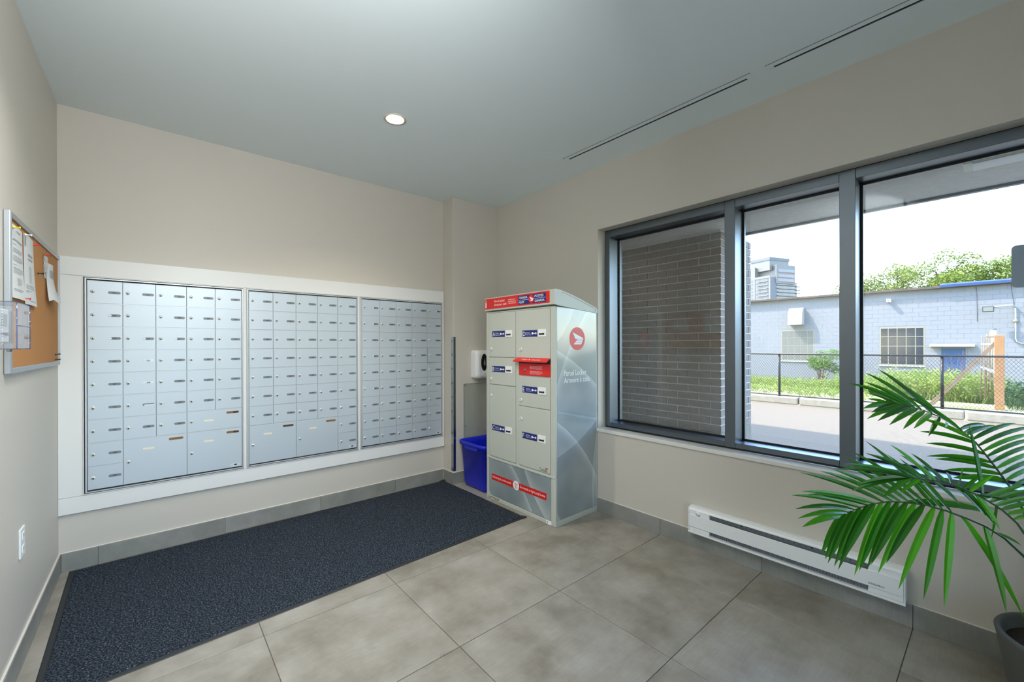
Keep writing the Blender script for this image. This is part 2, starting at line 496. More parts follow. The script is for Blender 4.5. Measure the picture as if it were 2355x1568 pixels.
fl = MB()
fl.box(XL - 0.2, XO, YR - 0.05, YB + 0.2, -0.25, -0.004, 'grout')
floor = struct(fl.build('floor'))
G, GX, GY = 0.677, 0.397, 0.280
tile_cache = {}
for i in range(-2, 5):
    for j in range(-5, 7):
        x0, x1 = max(XL, GX + G * i) + 0.0015, min(XR, GX + G * (i + 1)) - 0.0015
        y0, y1 = max(YR + 0.06, GY + G * j) + 0.0015, min(YB, GY + G * (j + 1)) - 0.0015
        if x1 - x0 < 0.01 or y1 - y0 < 0.01: continue
        if x0 > XC and y0 > YA: continue
        key = (round(x1 - x0, 3), round(y1 - y0, 3))
        if key not in tile_cache:
            t = MB(); t.bbox(x0, x1, y0, y1, -0.010, 0.0, 'tile', 0.0012, 1)
            tile_cache[key] = t.build('tile', floor, ((x0 + x1) / 2, (y0 + y1) / 2, -0.010))
        else:
            copy_of(tile_cache[key], floor, Vector(((x0 + x1) / 2, (y0 + y1) / 2, -0.010)) - floor.location)

LAMPS = [(1.212, 2.600)]      # recessed lamps: round holes in the ceiling
c = MB()
hs_, xa, xb = 0.1, XL - 0.2, XO
ys = [YR]
for _, y in sorted(LAMPS, key=lambda q: q[1]): ys += [y - hs_, y + hs_]
ys.append(YB + 0.2)
for k in range(0, len(ys), 2): c.box(xa, xb, ys[k], ys[k + 1], HC, HC + 0.12, 'ceiling')
for x, y in LAMPS:
    c.box(xa, x - hs_, y - hs_, y + hs_, HC, HC + 0.12, 'ceiling'); c.box(x + hs_, xb, y - hs_, y + hs_, HC, HC + 0.12, 'ceiling')
    n_ = 40; ci = []; sq = []
    for k in range(n_):
        q = 2 * math.pi * k / n_; a, b = math.cos(q), math.sin(q); e_ = max(abs(a), abs(b))
        ci.append((x + 0.056 * a, y + 0.056 * b, HC)); sq.append((x + hs_ * a / e_, y + hs_ * b / e_, HC))
    c.add(ci + sq, [(k, (k + 1) % n_, n_ + (k + 1) % n_, n_ + k)[::-1] if False else (k, n_ + k, n_ + (k + 1) % n_, (k + 1) % n_)[::-1] for k in range(n_)], 'ceiling')
    c.box(x - hs_, x + hs_, y - hs_, y + hs_, HC + 0.11, HC + 0.12, 'ceiling')
struct(c.build('ceiling'))
c = MB(); c.box(XL - 0.2, XC, YB, YB + 0.2, -0.004, HC, 'wall'); struct(c.build('wall_back'))
c = MB(); c.bbox(XC, XR + 0.1, YA, YB + 0.2, -0.004, HC, 'wall', 0.003, 1); struct(c.build('wall_corner'))
c = MB(); c.box(XL - 0.2, XL, YR, YB, -0.004, HC, 'wall'); struct(c.build('wall_left'))
c = MB()
c.box(XR, XO, YR, YA + 0.2, -0.004, 0.672, 'wall')
c.box(XR, XO, YR, YA + 0.2, WZ1, HC, 'wall')
c.box(XR, XO, WY1, YA + 0.2, 0.672, WZ1, 'wall')
c.box(XR, XO, YR, WY0, 0.672, WZ1, 'wall')
struct(c.build('wall_right'))
# building above and outside: upper storeys carried over the pavement as a soffit
c = MB()
c.box(XL - 0.25, 4.10, YR - 0.1, 26.0, 3.03, 13.8, 'concrete')
c.box(XO, 4.10, YR - 0.1, 26.0, 2.41, 3.03, 'stucco')
c.box(4.06, 4.10, YR - 0.1, 1.575, 2.392, 2.41, 'frame')
struct(c.build('wall_upper'))

# tile base
def baseboard(name, segs, cau):
    root = bpy.data.objects.new(name, None); COL.objects.link(root); root['kind'] = 'structure'
    for (x0, x1, y0, y1) in segs:
        t = MB(); t.bbox(x0, x1, y0, y1, 0.0, BBH, 'btile', 0.0012, 1)
        t.build('tile', root, ((x0 + x1) / 2, (y0 + y1) / 2, 0))
    t = MB()
    for (x0, x1, y0, y1) in cau: t.bbox(x0, x1, y0, y1, BBH, BBH + 0.006, 'caulk', 0.002, 1)
    t.build('caulk_line', root)
    return root
T = 0.011
gx = [XL + T] + [GX + G * i for i in range(-1, 3)] + [XC]
gx = [XL + T, -0.28, 0.397, 1.074, 1.751, XC - 0.001]
baseboard('baseboard_back', [(a + 0.001, b - 0.001, YB - T, YB) for a, b in zip(gx, gx[1:])], [(XL + 0.006, XC, YB - T * 0.8, YB)])
gy = [YR + 0.08, -1.074, -0.397, 0.280, 0.957, 1.634, 2.311, 2.988, YA]
baseboard('baseboard_right', [(XR - T, XR, a + 0.001, b - 0.001) for a, b in zip(gy, gy[1:])], [(XR - T * 0.8, XR, gy[0], YA)])
gy = [YR + 0.08, -1.074, -0.397, 0.280, 0.957, 1.634, 2.311, 2.988, YB]
baseboard('baseboard_left', [(XL, XL + T, a + 0.001, b - 0.001) for a, b in zip(gy, gy[1:])], [(XL, XL + T * 0.8, gy[0], YB)])
bc = baseboard('baseboard_corner', [(XC - T, XC, YA - T + 0.006, YB - T - 0.001), (XC - T + 0.006, XR - T - 0.001, YA - T, YA)],
               [(XC - T * 0.8, XC, YA, YB - T), (XC - T * 0.6, XR - T, YA - T * 0.8, YA)])
t = MB(); t.bbox(XC - T - 0.001, XC - T + 0.006, YA - T - 0.001, YA - T + 0.006, 0, BBH, 'trimalu', 0.002, 2)
t.bbox(XC - T - 0.003, XC - T, YB - T - 0.004, YB - T, 0, BBH, 'caulk', 0.001, 1)
t.build('edge_trim', bc)

# white millwork surround of the mailboxes
PF = 3.760
root = bpy.data.objects.new('trim_1', None); COL.objects.link(root); root['kind'] = 'structure'
for nm, b in (('top_rail', (XL + 0.001, 2.285, 1.8465, 1.960)), ('bottom_rail', (XL + 0.001, 2.285, 0.356, 0.4595)),
              ('stile', (XL + 0.001, -0.346, 0.461, 1.845)), ('stile', (0.519, 0.5345, 0.461, 1.845)),
              ('stile', (1.393, 1.4075, 0.461, 1.845)), ('stile', (2.2665, 2.285, 0.461, 1.845))):
    t = MB(); t.bbox(b[0], b[1], PF, YB - 0.001, b[2], b[3], 'panel', 0.001, 1); t.build(nm, root)

# window sill
t = MB(); t.bbox(XR - 0.012, 2.937, WY0, WY1 + 0.010, 0.672, 0.700, 'sill', 0.004, 2)
o = struct(t.build('trim_2'))

# ------------------------------------------------------------------ aluminium window, three panes
FX, GLX, FB = 2.937, 3.068, 3.118        # frame face, glass line, outer face
ZB, ZT = 0.712, 2.370                    # frame bottom and top
ZLI, ZUI = 0.746, 2.316                  # clear opening
def window(n, ya, yb, left, right):
    """ya > yb: clear opening between y=ya (left in view) and y=yb; left/right: mullion spans"""
    root = bpy.data.objects.new('window_%d' % n, None); root.location = (FX, (ya + yb) / 2, ZB)
    COL.objects.link(root); root['kind'] = 'structure'
    def bar(nm, y0, y1, z0, z1, mt='frame', x0=FX, x1=FB):
        t = MB(); t.bbox(x0, x1, y0, y1, z0, z1, mt, 0.0015, 1); return t.build(nm, root)
    bar('top_rail', yb, ya, ZUI, ZT); bar('bottom_rail', yb, ya, ZB, ZLI)
    for nm, sp in (('stile', left), ('mullion', right)):
        if sp: bar(nm, sp[0], sp[1], ZB, ZT, x0=FX - 0.001)
    g = MB()
    q = 0.012
    g.box(GLX - 0.010, GLX - 0.001, yb, yb + q, ZLI, ZUI, 'gasket'); g.box(GLX - 0.010, GLX - 0.001, ya - q, ya, ZLI, ZUI, 'gasket')
    g.box(GLX - 0.010, GLX - 0.001, yb + q, ya - q, ZLI, ZLI + q, 'gasket'); g.box(GLX - 0.010, GLX - 0.001, yb + q, ya - q, ZUI - q, ZUI, 'gasket')
    g.build('gasket', root)
    g = MB(); g.box(GLX, GLX + 0.006, yb, ya, ZLI, ZUI, 'glass'); g.build('pane', root)
    for k, (y, z0, z1) in enumerate(()): pass
    # outer glazing bead
    b = MB()
    b.box(GLX + 0.008, GLX + 0.018, yb, yb + 0.008, ZLI, ZUI, 'trimalu'); b.box(GLX + 0.008, GLX + 0.018, ya - 0.008, ya, ZLI, ZUI, 'trimalu')
    b.box(GLX + 0.008, GLX + 0.018, yb, ya, ZUI - 0.008, ZUI, 'trimalu'); b.box(GLX + 0.008, GLX + 0.018, yb, ya, ZLI, ZLI + 0.008, 'trimalu')
    b.build('glazing_bead', root)
window(1, 2.154, 1.214, (2.1545, 2.2035), (1.1465, 1.2135))
window(2, 1.146, 0.590, None, (0.5175, 0.5895))
window(3, 0.517, -0.930, None, (-0.995, -0.9305))
# dark backing behind the joint between frame and drywall
t = MB()
t.box(FX + 0.004, FB, WY0 + 0.002, WY1 - 0.0005, ZT + 0.0005, WZ1 - 0.0005, 'gasket'); t.box(FX + 0.006, FB, WY0 + 0.002, WY1 - 0.0005, 0.7005, ZB - 0.0005, 'gasket')
struct(t.build('trim_3'))

# unseen rear wall behind the camera; its glazed door is added for daylight
DX = 0.62
c = MB(); c.box(DX, XR, YR - 0.05, YR + 0.05, -0.004, HC, 'wall'); c.box(XL, DX, YR - 0.05, YR + 0.05, 2.45, HC, 'wall'); struct(c.build('wall_front'))
root = bpy.data.objects.new('added_door_1', None); root.location = (0.08, YR, 0); COL.objects.link(root); root['kind'] = 'structure'
for nm, b in (('top_rail', (XL, DX, 2.35, 2.45)), ('bottom_rail', (XL, DX, 0.0, 0.10)), ('stile', (XL, XL + 0.06, 0.10, 2.35)), ('stile', (DX - 0.06, DX, 0.10, 2.35))):
    t = MB(); t.box(b[0], b[1], YR - 0.05, YR + 0.05, b[2], b[3], 'frame'); t.build(nm, root)
t = MB(); t.box(XL + 0.06, DX - 0.06, YR - 0.004, YR + 0.004, 0.10, 2.35, 'glass'); t.build('pane', root)

# ------------------------------------------------------------------ mailboxes
DF = 3.752                     # door faces
ROWH, ZTOP = 0.14845, 1.8225
CW = 0.1658
lock_src = {}
def mail_lock(parent, x, z, key='lock'):
    loc = Vector((x, DF, z)) - world_loc(parent)
    if key not in lock_src:
        t = MB()
        t.lathe([(0.0105, 0.0), (0.0105, 0.002), (0.0085, 0.0035), (0.0078, 0.007), (0.0, 0.0072)], (x, DF, z), 'lock', 18, (0, -1, 0))
        t.lathe([(0.0052, 0.0073), (0.0, 0.0074)], (x, DF, z), 'trimalu', 14, (0, -1, 0))
        t.box(x - 0.0028, x + 0.0028, DF - 0.0078, DF - 0.0070, z - 0.0078, z + 0.0012, 'ink')
        lock_src[key] = t.build('lock', parent, (x, DF, z))
        return lock_src[key]
    return copy_of(lock_src[key], parent, loc)

def mailbox_unit(x0, x1, dx0, label, doors, sticker):
    root = thing('mailbox_unit', ((x0 + x1) / 2, DF, 0.46), label, 'mailboxes', 'mailbox banks in the white surround')
    t = MB()
    t.box(x0 + 0.004, x1 - 0.004, DF + 0.012, YB - 0.002, 0.470, 1.8435, 'dark'); t.build('backing', root)
    t = MB()                                        # extruded aluminium frame, a dark reveal each side of it
    a, b, zt, zb = dx0 - 0.0105, dx0 + 5 * CW + 0.0100, 1.8360, 0.4725
    for q in ((a, a + 0.009, zb, zt), (b - 0.009, b, zb, zt), (a + 0.009, b - 0.009, zt - 0.008, zt), (a + 0.009, b - 0.009, zb, zb + 0.007)):
        t.bbox(q[0], q[1], DF - 0.004, DF + 0.014, q[2], q[3], 'alu', 0.001, 1)
    t.build('frame', root)
    t = MB()                                        # light edge moulding round the whole unit
    for q in ((x0, x0 + 0.004, 0.462, 1.845), (x1 - 0.004, x1, 0.462, 1.845), (x0 + 0.004, x1 - 0.004, 1.840, 1.845), (x0 + 0.004, x1 - 0.004, 0.462, 0.467)):
        t.box(q[0], q[1], DF + 0.002, PF, q[2], q[3], 'panel')
    t.build('edge_moulding', root)
    ssrc = {}                                       # thin shelf edges between the rows
    for r in range(1, 9):
        z = ZTOP - r * ROWH
        lim = [d for d in doors if d[2] + d[4] > r > d[2]]
        free = [cidx for cidx in range(5) if not any(d[1] <= cidx < d[1] + d[3] for d in lim)]
        runs = []
        for cidx in free:
            if runs and runs[-1][1] == cidx: runs[-1][1] = cidx + 1
            else: runs.append([cidx, cidx + 1])
        for a_, b_ in runs:
            if b_ - a_ not in ssrc:
                t = MB(); t.box(dx0 + a_ * CW, dx0 + b_ * CW, DF + 0.002, DF + 0.008, z - 0.0022, z + 0.0022, 'alu')
                ssrc[b_ - a_] = t.build('shelf_edge', root, (dx0 + a_ * CW, DF, z))
            else: copy_of(ssrc[b_ - a_], root, Vector((dx0 + a_ * CW, DF, z)) - root.location)
    t = MB(); t.box(dx0, dx0 + 5 * CW, DF + 0.0035, DF + 0.0115, ZTOP - 9 * ROWH, ZTOP, 'shadowgap'); t.build('carcass', root)
    src = {}
    for (num, cidx, r, cs, rs, style) in doors:
        ax, bx = dx0 + cidx * CW, dx0 + (cidx + cs) * CW
        zt, zb = ZTOP - r * ROWH, ZTOP - (r + rs) * ROWH
        g, h = 0.0009, 0.0024
        key = (cs, rs)
        ajar = style == 'ajar'
        if ajar or key not in src:
            t = MB()
            if ajar:                                # hinged at the right, standing a little open
                q = math.radians(4.0); L = bx - ax - 2 * g
                p = [(bx - g, DF), (bx - g, DF + 0.01), (bx - g - L * math.cos(q), DF + 0.01 - L * math.sin(q)), (bx - g - L * math.cos(q), DF - L * math.sin(q))]
                t.prism([(x, y, zb + h) for x, y in p], (0, 0, zt - zb - 2 * h), 'door')
                d = t.build('door', root, (ax, DF, zb))
            else:
                t.bbox(ax + g, bx - g, DF, DF + 0.010, zb + h, zt - h, 'door', 0.0012, 1)
                d = src[key] = t.build('door', root, (ax, DF, zb))
        else:
            d = copy_of(src[key], root, Vector((ax, DF, zb)) - root.location)
        yoff = 0.0
        if ajar:
            yoff = -0.0115
            k = copy_of(lock_src['lock'], d, Vector((0.027, yoff, (zt - zb) * 0.52)))
        else:
            mail_lock(d, ax + 0.0255, (zt + zb) / 2 + (0.002 if rs == 1 else 0.0))
        pc = Vector((ax + 0.126, DF + (-0.004 if ajar else 0), zt - 0.0740))
        t = MB()
        if style in ('n', 'ajar', 'w', 'half', 'blank', 'smudge'):
            t.pill(pc, 0.0610, 0.0165, PX, PZ, (0, -0.0016, 0), {'w': 'platewhite', 'blank': 'door'}.get(style, 'plate'))
            if style == 'half':
                t.pill(pc + Vector((-0.021, -0.0004, 0)), 0.018, 0.0150, PX, PZ, (0, -0.0015, 0), 'platewhite')
            if style == 'smudge':
                t.pill(pc + Vector((0.004, -0.0004, -0.0035)), 0.052, 0.0080, PX, PZ, (0, -0.0015, 0), 'platewhite')
            if num and style not in ('blank', 'smudge'):
                t.text(num, 0.0130, pc + Vector((0, -0.0022, -0.0047)), PX, PZ, 'ink', 'C', bold=0.015)
            t.build('number_plate', d)
        elif style == 'big':
            t.pill((ax + 0.126, DF, zt - 0.0740), 0.0600, 0.0120, PX, PZ, (0, -0.0016, 0), 'platecream')
            t.build('label_window', d)
            t = MB()
            sx = bx - 0.060
            t.pill((sx, DF, zt - 0.028), 0.0800, 0.0160, PX, PZ, (0, -0.0010, 0), 'brown')
            if num == '2':
                t.pill((sx + 0.022, DF - 0.0003, zt - 0.028), 0.034, 0.0150, PX, PZ, (0, -0.0010, 0), 'brown2')
                t.box(sx + 0.004, sx + 0.015, DF - 0.0016, DF - 0.001, zt - 0.0355, zt - 0.0205, 'ink')
            elif num == '3':
                t.pill((sx, DF - 0.0003, zt - 0.028), 0.078, 0.0145, PX, PZ, (0, -0.0010, 0), 'brown2')
            t.build('mail_slot', d)
        if (num, cidx, r) == sticker[:3] or (cidx, r) == sticker:
            t = MB(); zz = zb + 0.012; xx = bx - 0.012
            t.box(xx - 0.062, xx, DF - 0.0006, DF, zz, zz + 0.018, 'plate' if False else 'platewhite')
            t.disc((xx - 0.031, DF - 0.0008, zz + 0.009), 0.012, 'ink', 12, PX, PZ, 0.006)
            for k in (0, 1, 2):
                t.box(xx - 0.060, xx - 0.046, DF - 0.0009, DF - 0.0006, zz + 0.003 + k * 0.005, zz + 0.0045 + k * 0.005, 'print')
                t.box(xx - 0.016, xx - 0.002, DF - 0.0009, DF - 0.0006, zz + 0.003 + k * 0.005, zz + 0.0045 + k * 0.005, 'print')
            t.build('maker_sticker', d)
    return root

def rows(nums, skip=()):
    out = []; k = 0
    for r in range(9):
        for cidx in range(5):
            if (cidx, r) in skip: continue
            v = nums[k]; k += 1
            st = 'n'
            if isinstance(v, tuple): v, st = v
            out.append((v, cidx, r, 1, 1, st))
    return out
n1 = ['101', '102', '201', '202', '203', ('204', 'half'), ('', 'blank'), '206', '207', '208', ('209', 'half'), ('210', 'half'), ('211', 'half'), '212', '301',
      '302', ('303', 'w'), '304', '305', '306', '307', ('308', 'w'), '309', '310', '311', '312', ('', 'smudge'), '402', '403', '404', '405', '406', '407', '408', '409']
sk1 = {(3, 6), (4, 6)} | {(a, b) for a in (1, 2, 3, 4) for b in (7, 8)}
d1 = rows(n1, sk1) + [('2', 3, 6, 2, 1, 'big'), ('', 1, 7, 2, 2, 'big'), ('2', 3, 7, 2, 2, 'big')]
mailbox_unit(-0.345, 0.5185, -0.325, 'silver mailbox bank beside the corkboard with three large parcel doors', d1, (3, 7))
n2 = ['410', '411', '412', '501', '502', '503', '504', '505', '506', '507', '508', '509', '510', '511', '512', '601', '602', '603', '604', '605',
      '606', '607', '608', '609', '610', '611', '612', '701', '702', '703', '704', '705', '706', '707', '708', '709', '710']
sk2 = {(a, b) for a in (0, 1, 2, 3) for b in (7, 8)}
d2 = rows(n2, sk2) + [('3', 0, 7, 2, 2, 'big'), ('', 2, 7, 2, 2, 'big')]
mailbox_unit(0.535, 1.3925, 0.549, 'silver middle mailbox bank with two large parcel doors at its foot', d2, (4, 8))
n3 = [('712', 'half'), '801', '802', '803', ('804', 'half'), ('805', 'half'), '806', '807', '808', '809', '810', '811', '812', '901', '902', ('903', 'half'), '904', '905', '906', ('907', 'ajar'),
      '908', '909', '910', '911', '912', ('1001', 'half'), '1002', '1003', '1004', '1005', '1006', '1007', '1008', '1009', '1010', '1011', '1012', '1101', '1102', '1103',
      '1104', '1105', '1106', '1107', ('', 'none')]
mailbox_unit(1.408, 2.266, 1.4225, 'silver mailbox bank nearest the parcel locker with only small doors', rows(n3), (4, 8))
# ------------------------------------------------------------------ parcel locker
LX, LY0, LY1, LXB, LZ = 2.330, 2.216, 3.087, 2.838, 1.700
lk = thing('parcel_locker', ((LX + LXB) / 2, (LY0 + LY1) / 2, 0.0), 'tall grey-green parcel locker with a red sign header and lettered doors', 'parcel locker')
def L(t, nm, parent=lk, **k): return t.build(nm, parent, **k)
t = MB()
t.bbox(LX + 0.006, LXB, LY0 + 0.004, LY1 - 0.004, 0.010, LZ, 'locker', 0.004, 2)
L(t, 'body')
t = MB()                                                # extruded corner posts and mullion of the front
for y0, y1 in ((LY1 - 0.036, LY1), (2.636, 2.673), (LY0, LY0 + 0.048)):
    t.bbox(LX - 0.001, LX + 0.012, y0, y1, 0.382, 1.700, 'locker', 0.004, 2)
t.bbox(LX - 0.001, LX + 0.03, LY0, LY0 + 0.046, 0.0, 0.3785, 'locker', 0.006, 3)
t.bbox(LX - 0.001, LX + 0.03, LY1 - 0.034, LY1, 0.0, 0.3785, 'locker', 0.004, 2)
t.bbox(LX - 0.001, LX + 0.012, LY0 + 0.046, LY1 - 0.034, 0.0, 0.034, 'locker', 0.003, 2)
t.bbox(LX - 0.004, LX + 0.012, LY0 + 0.002, LY1 - 0.002, 0.3695, 0.389, 'locker', 0.003, 2)
t.bbox(LX - 0.001, LX + 0.012, LY0 + 0.048, LY1 - 0.036, 1.692, 1.702, 'locker', 0.002, 1)
L(t, 'front_frame')
t = MB()                                                # side sheet, seam and plinth band
t.box(2.352, 2.830, LY0 - 0.001, LY0 + 0.006, 0.046, 1.690, 'lockerside')
sd = L(t, 'side_panel')
t = MB()
t.bbox(LX + 0.004, LXB, LY0 - 0.003, LY0 + 0.010, 0.0, 0.044, 'locker', 0.002, 1)
t.bbox(2.830, LXB + 0.001, LY0 - 0.002, LY0 + 0.01, 0.046, 1.690, 'locker', 0.001, 1)
t.bbox(LX, 2.352, LY0 - 0.002, LY0 + 0.01, 0.046, 0.372, 'locker', 0.004, 2); t.bbox(LX, 2.352, LY0 - 0.002, LY0 + 0.01, 0.376, 1.690, 'locker', 0.004, 2)
L(t, 'side_edging')

def logo(t, c, ux, uy, rx, ry, m1, m2, nrm, only_wing=False):
    """ellipse with a swept wing above four bars"""
    c, ux, uy, nrm = Vector(c), Vector(ux), Vector(uy), Vector(nrm)
    if not only_wing: t.disc(c, rx, m1, 40, ux, uy, ry)
    P = lambda x, y: c + ux * (x * rx) + uy * (y * ry) + nrm * 0.0006
    t.poly([P(-0.60, 0.55), P(0.78, 0.05), P(0.68, -0.03), P(-0.25, -0.02)], m2)
    for x0, x1, y0, y1 in ((-0.12, 0.60, -0.17, -0.05), (-0.28, 0.52, -0.33, -0.20), (-0.46, 0.42, -0.50, -0.36)):
        t.poly([P(x0, y0), P(x1 - 0.02, y0), P(x1 + 0.05, y1), P(x0 + 0.10, y1)], m2)
    t.poly([P(0.42, -0.50), P(0.52, -0.50), P(0.78, 0.05), P(0.66, -0.02)], m2)
t = MB(); n = Vector((0, -0.0012, 0))
logo(t, (2.588, LY0 - 0.0016, 1.452), PX, PZ, 0.0945, 0.0925, 'red', 'white', (0, -1, 0))
t.build('emblem', sd)
t = MB()
t.text('Parcel Locker', 0.062, (2.430, LY0 - 0.0018, 1.160), PX, PZ, 'white', 'L', 0.270)
t.text('Armoire à colis', 0.062, (2.430, LY0 - 0.0018, 1.103), PX, PZ, 'white', 'L', 0.312)
t.build('lettering', sd)

# curved cap with the header sign
t = MB()
prof = [(2.316, 1.716), (2.316, 1.822), (2.322, 1.830), (2.334, 1.8335), (2.40, 1.826), (2.50, 1.806), (2.60, 1.780), (2.70, 1.751), (2.78, 1.727), (2.822, 1.713), (2.836, 1.704), (2.8415, 1.690), (2.8415, 1.668), (2.40, 1.704), (2.36, 1.7075)]
t.prism([(x, LY0 - 0.008, z) for x, z in prof], (0, LY1 - LY0 + 0.014, 0), 'locker', smooth=False)
cap = L(t, 'cap')
t = MB()                                                # pressed rim line on the end of the cap
rim = [(2.400, 1.812), (2.52, 1.786), (2.64, 1.753), (2.76, 1.719), (2.812, 1.702), (2.818, 1.692), (2.805, 1.688)]
t.tube([(x, LY0 - 0.0085, z) for x, z in rim], 0.0022, 'locker', 6)
t.build('pressed_rim', cap)
t = MB()
t.box(2.3145, 2.316, 2.258, 3.091, 1.729, 1.8225, 'red')
hs = t.build('header_sign', lk)
X0 = 2.3140
t = MB()
t.box(2.3141, 2.3146, 2.2975, 2.628, 1.7395, 1.812, 'blue')
t.box(2.3138, 2.3142, 2.2975, 2.628, 1.7745, 1.7765, 'white')
logo(t, (2.3136, 2.463, 1.776), NY, PZ, 0.0330, 0.0335, 'red', 'white', (-1, 0, 0))
for s_, y, z, w_, al in (('CANADA', 2.614, 1.7860, 0.104, 'L'), ('POST', 2.614, 1.7475, 0.066, 'L'), ('POSTES', 2.424, 1.7860, 0.100, 'L'), ('CANADA', 2.424, 1.7475, 0.112, 'L')):
    t.text(s_, 0.0255, (2.3137, y, z), NY, PZ, 'white', al, w_, bold=0.015)
t.build('emblem_plate', hs)
t = MB()
t.text('1', 0.098, (X0, 3.078, 1.7435), NY, PZ, 'white', 'L', None, bold=0.03)
t.poly([(X0, 3.083, 1.792), (X0, 3.077, 1.784), (X0, 3.066, 1.797), (X0, 3.066, 1.8125)], 'white')
t.text('Parcel locker', 0.030, (X0, 2.948, 1.7840), NY, PZ, 'white', 'L', 0.148)
t.text('Armoire à colis', 0.030, (X0, 2.948, 1.7520), NY, PZ, 'white', 'L', 0.170)
for s_, z, w_ in (('canadapost.ca', 1.7890, 0.092), ('postescanada.ca', 1.7725, 0.104), ('1 866 607-6301', 1.7560, 0.100)):
    t.text(s_, 0.0155, (X0, 2.756, z), NY, PZ, 'white', 'L', w_)
t.build('lettering', hs)

def ldoor(letter, y0, y1, z0, z1, lab, lockp, plate=True):
    t = MB(); t.bbox(LX - 0.004, LX + 0.010, y0, y1, z0, z1, 'locker', 0.0025, 2)
    d = t.build('door', lk, (LX - 0.004, (y0 + y1) / 2, z0))
    x = LX - 0.004
    t = MB()
    t.lathe([(0.0135, 0), (0.0135, 0.006), (0.0115, 0.0085), (0.0085, 0.0085), (0.0080, 0.0065), (0.0, 0.0065)], (x, lockp[0], lockp[1]), 'white_plastic', 20, (-1, 0, 0))
    t.box(x - 0.0075, x - 0.0062, lockp[0] - 0.0015, lockp[0] + 0.0015, lockp[1] - 0.005, lockp[1] + 0.005, 'ink')
    t.build('lock', d)
    ya, zb, zt = lab[0], lab[1], lab[2]
    yb = ya - 0.177
    t = MB(); t.box(x - 0.0012, x, yb, ya, zb, zt, 'blue')
    k = x - 0.0016
    t.text(letter, 0.052, (k, ya - 0.007, zb + 0.0075), NY, PZ, 'white', 'L', None)
    t.text('Key Return', 0.0125, (k, ya - 0.046, zb + 0.0310), NY, PZ, 'white', 'L', 0.050)
    t.box(k - 0.0001, k, ya - 0.098, ya - 0.046, zb + 0.0262, zb + 0.0274, 'white')
    t.text('Retour de clé', 0.0125, (k, ya - 0.046, zb + 0.0125), NY, PZ, 'white', 'L', 0.060)
    zc = (zb + zt) / 2
    t.disc((k, ya - 0.122, zc), 0.0100, 'white', 16, NY, PZ)          # key
    t.box(k - 0.0002, k, ya - 0.150, ya - 0.128, zc - 0.0028, zc + 0.0028, 'white')
    t.box(k - 0.0002, k, ya - 0.146, ya - 0.142, zc - 0.0065, zc, 'white')
    t.poly([(k, ya - 0.152, zc - 0.0045), (k, ya - 0.160, zc - 0.0045), (k, ya - 0.160, zc - 0.011), (k, ya - 0.173, zc), (k, ya - 0.160, zc + 0.011), (k, ya - 0.160, zc + 0.0045), (k, ya - 0.152, zc + 0.0045)], 'white')
    t.build('key_return_label', d)
    t = MB()
    pa, pb = yb - 0.013, yb - 0.100
    t.bbox(x - 0.004, x + 0.001, pb, pa, zb - 0.003, zt + 0.003, 'heater', 0.002, 2)
    t.box(x - 0.0048, x - 0.0035, pb + 0.017, pa - 0.010, zb + 0.012, zb + 0.027, 'ink')
    t.bbox(x - 0.0062, x - 0.003, pb + 0.030, pa - 0.010, zb + 0.025, zb + 0.031, 'heater', 0.001, 1)
    t.build('key_slot_plate', d)
    return d
ldoor('A', 2.676, 3.042, 1.297, 1.690, (2.992, 1.4745, 1.528), (3.008, 1.369))
ldoor('B', 2.676, 3.042, 1.0505, 1.2905, (2.992, 1.1625, 1.216), (3.009, 1.099))
dC = ldoor('C', 2.676, 3.042, 0.398, 1.0445, (2.998, 0.6350, 0.688), (3.009, 0.947))
ldoor('D', 2.267, 2.633, 1.297, 1.690, (2.584, 1.4700, 1.5235), (2.603, 1.367))
ldoor('E', 2.267, 2.633, 0.8980, 1.1420, (2.586, 1.0100, 1.0635), (2.602, 0.945))
dF = ldoor('F', 2.267, 2.633, 0.398, 0.8920, (2.590, 0.6290, 0.6825), (2.602, 0.789))
t = MB()
t.text('Canada', 0.036, (LX - 0.0046, 2.388, 0.4060), NY, PZ, 'ink', 'L', 0.088)
t.box(LX - 0.0050, LX - 0.0044, 2.294, 2.301, 0.428, 0.440, 'red'); t.box(LX - 0.0050, LX - 0.0044, 2.310, 2.317, 0.428, 0.440, 'red')
t.poly([(LX - 0.0051, 2.3055 + a, 0.434 + b) for a, b in ((0, 0.006), (0.0035, 0.001), (0, -0.005), (-0.0035, 0.001))], 'red')
t.build('wordmark', dF)
# outgoing-mail slot
t = MB(); t.bbox(LX - 0.004, LX + 0.010, 2.267, 2.629, 1.1525, 1.2520, 'red', 0.002, 1)
sl = t.build('mail_slot_panel', lk, (LX, 2.448, 1.1525))
t = MB(); t.box(LX + 0.001, LX + 0.008, 2.267, 2.633, 1.253, 1.294, 'ink'); t.build('slot_opening', sl)
t = MB()
t.prism([(LX - 0.002, 2.266, 1.299), (LX - 0.048, 2.266, 1.272), (LX - 0.047, 2.266, 1.264), (LX - 0.002, 2.266, 1.290)], (0, 0.392, 0), 'red')
hd = t.build('slot_hood', lk)
t = MB(); u_ = Vector((-0.046, 0, -0.027)).normalized(); un = Vector((-0.0205, 0, 0.0349)).normalized()
o_ = Vector((LX - 0.037, 2.56, 1.279)) + un * 0.0012
t.text('Mail', 0.024, o_, NY, -u_, 'white', 'L', 0.060); t.text('Courrier', 0.024, o_ + Vector((0, -0.115, 0)), NY, -u_, 'white', 'L', 0.104)
logo(t, o_ + Vector((0, -0.087, 0)) - u_ * 0.009, NY, -u_, 0.013, 0.013, 'white', 'white', un, True)
t.build('lettering', hd)
t = MB(); x = LX - 0.004
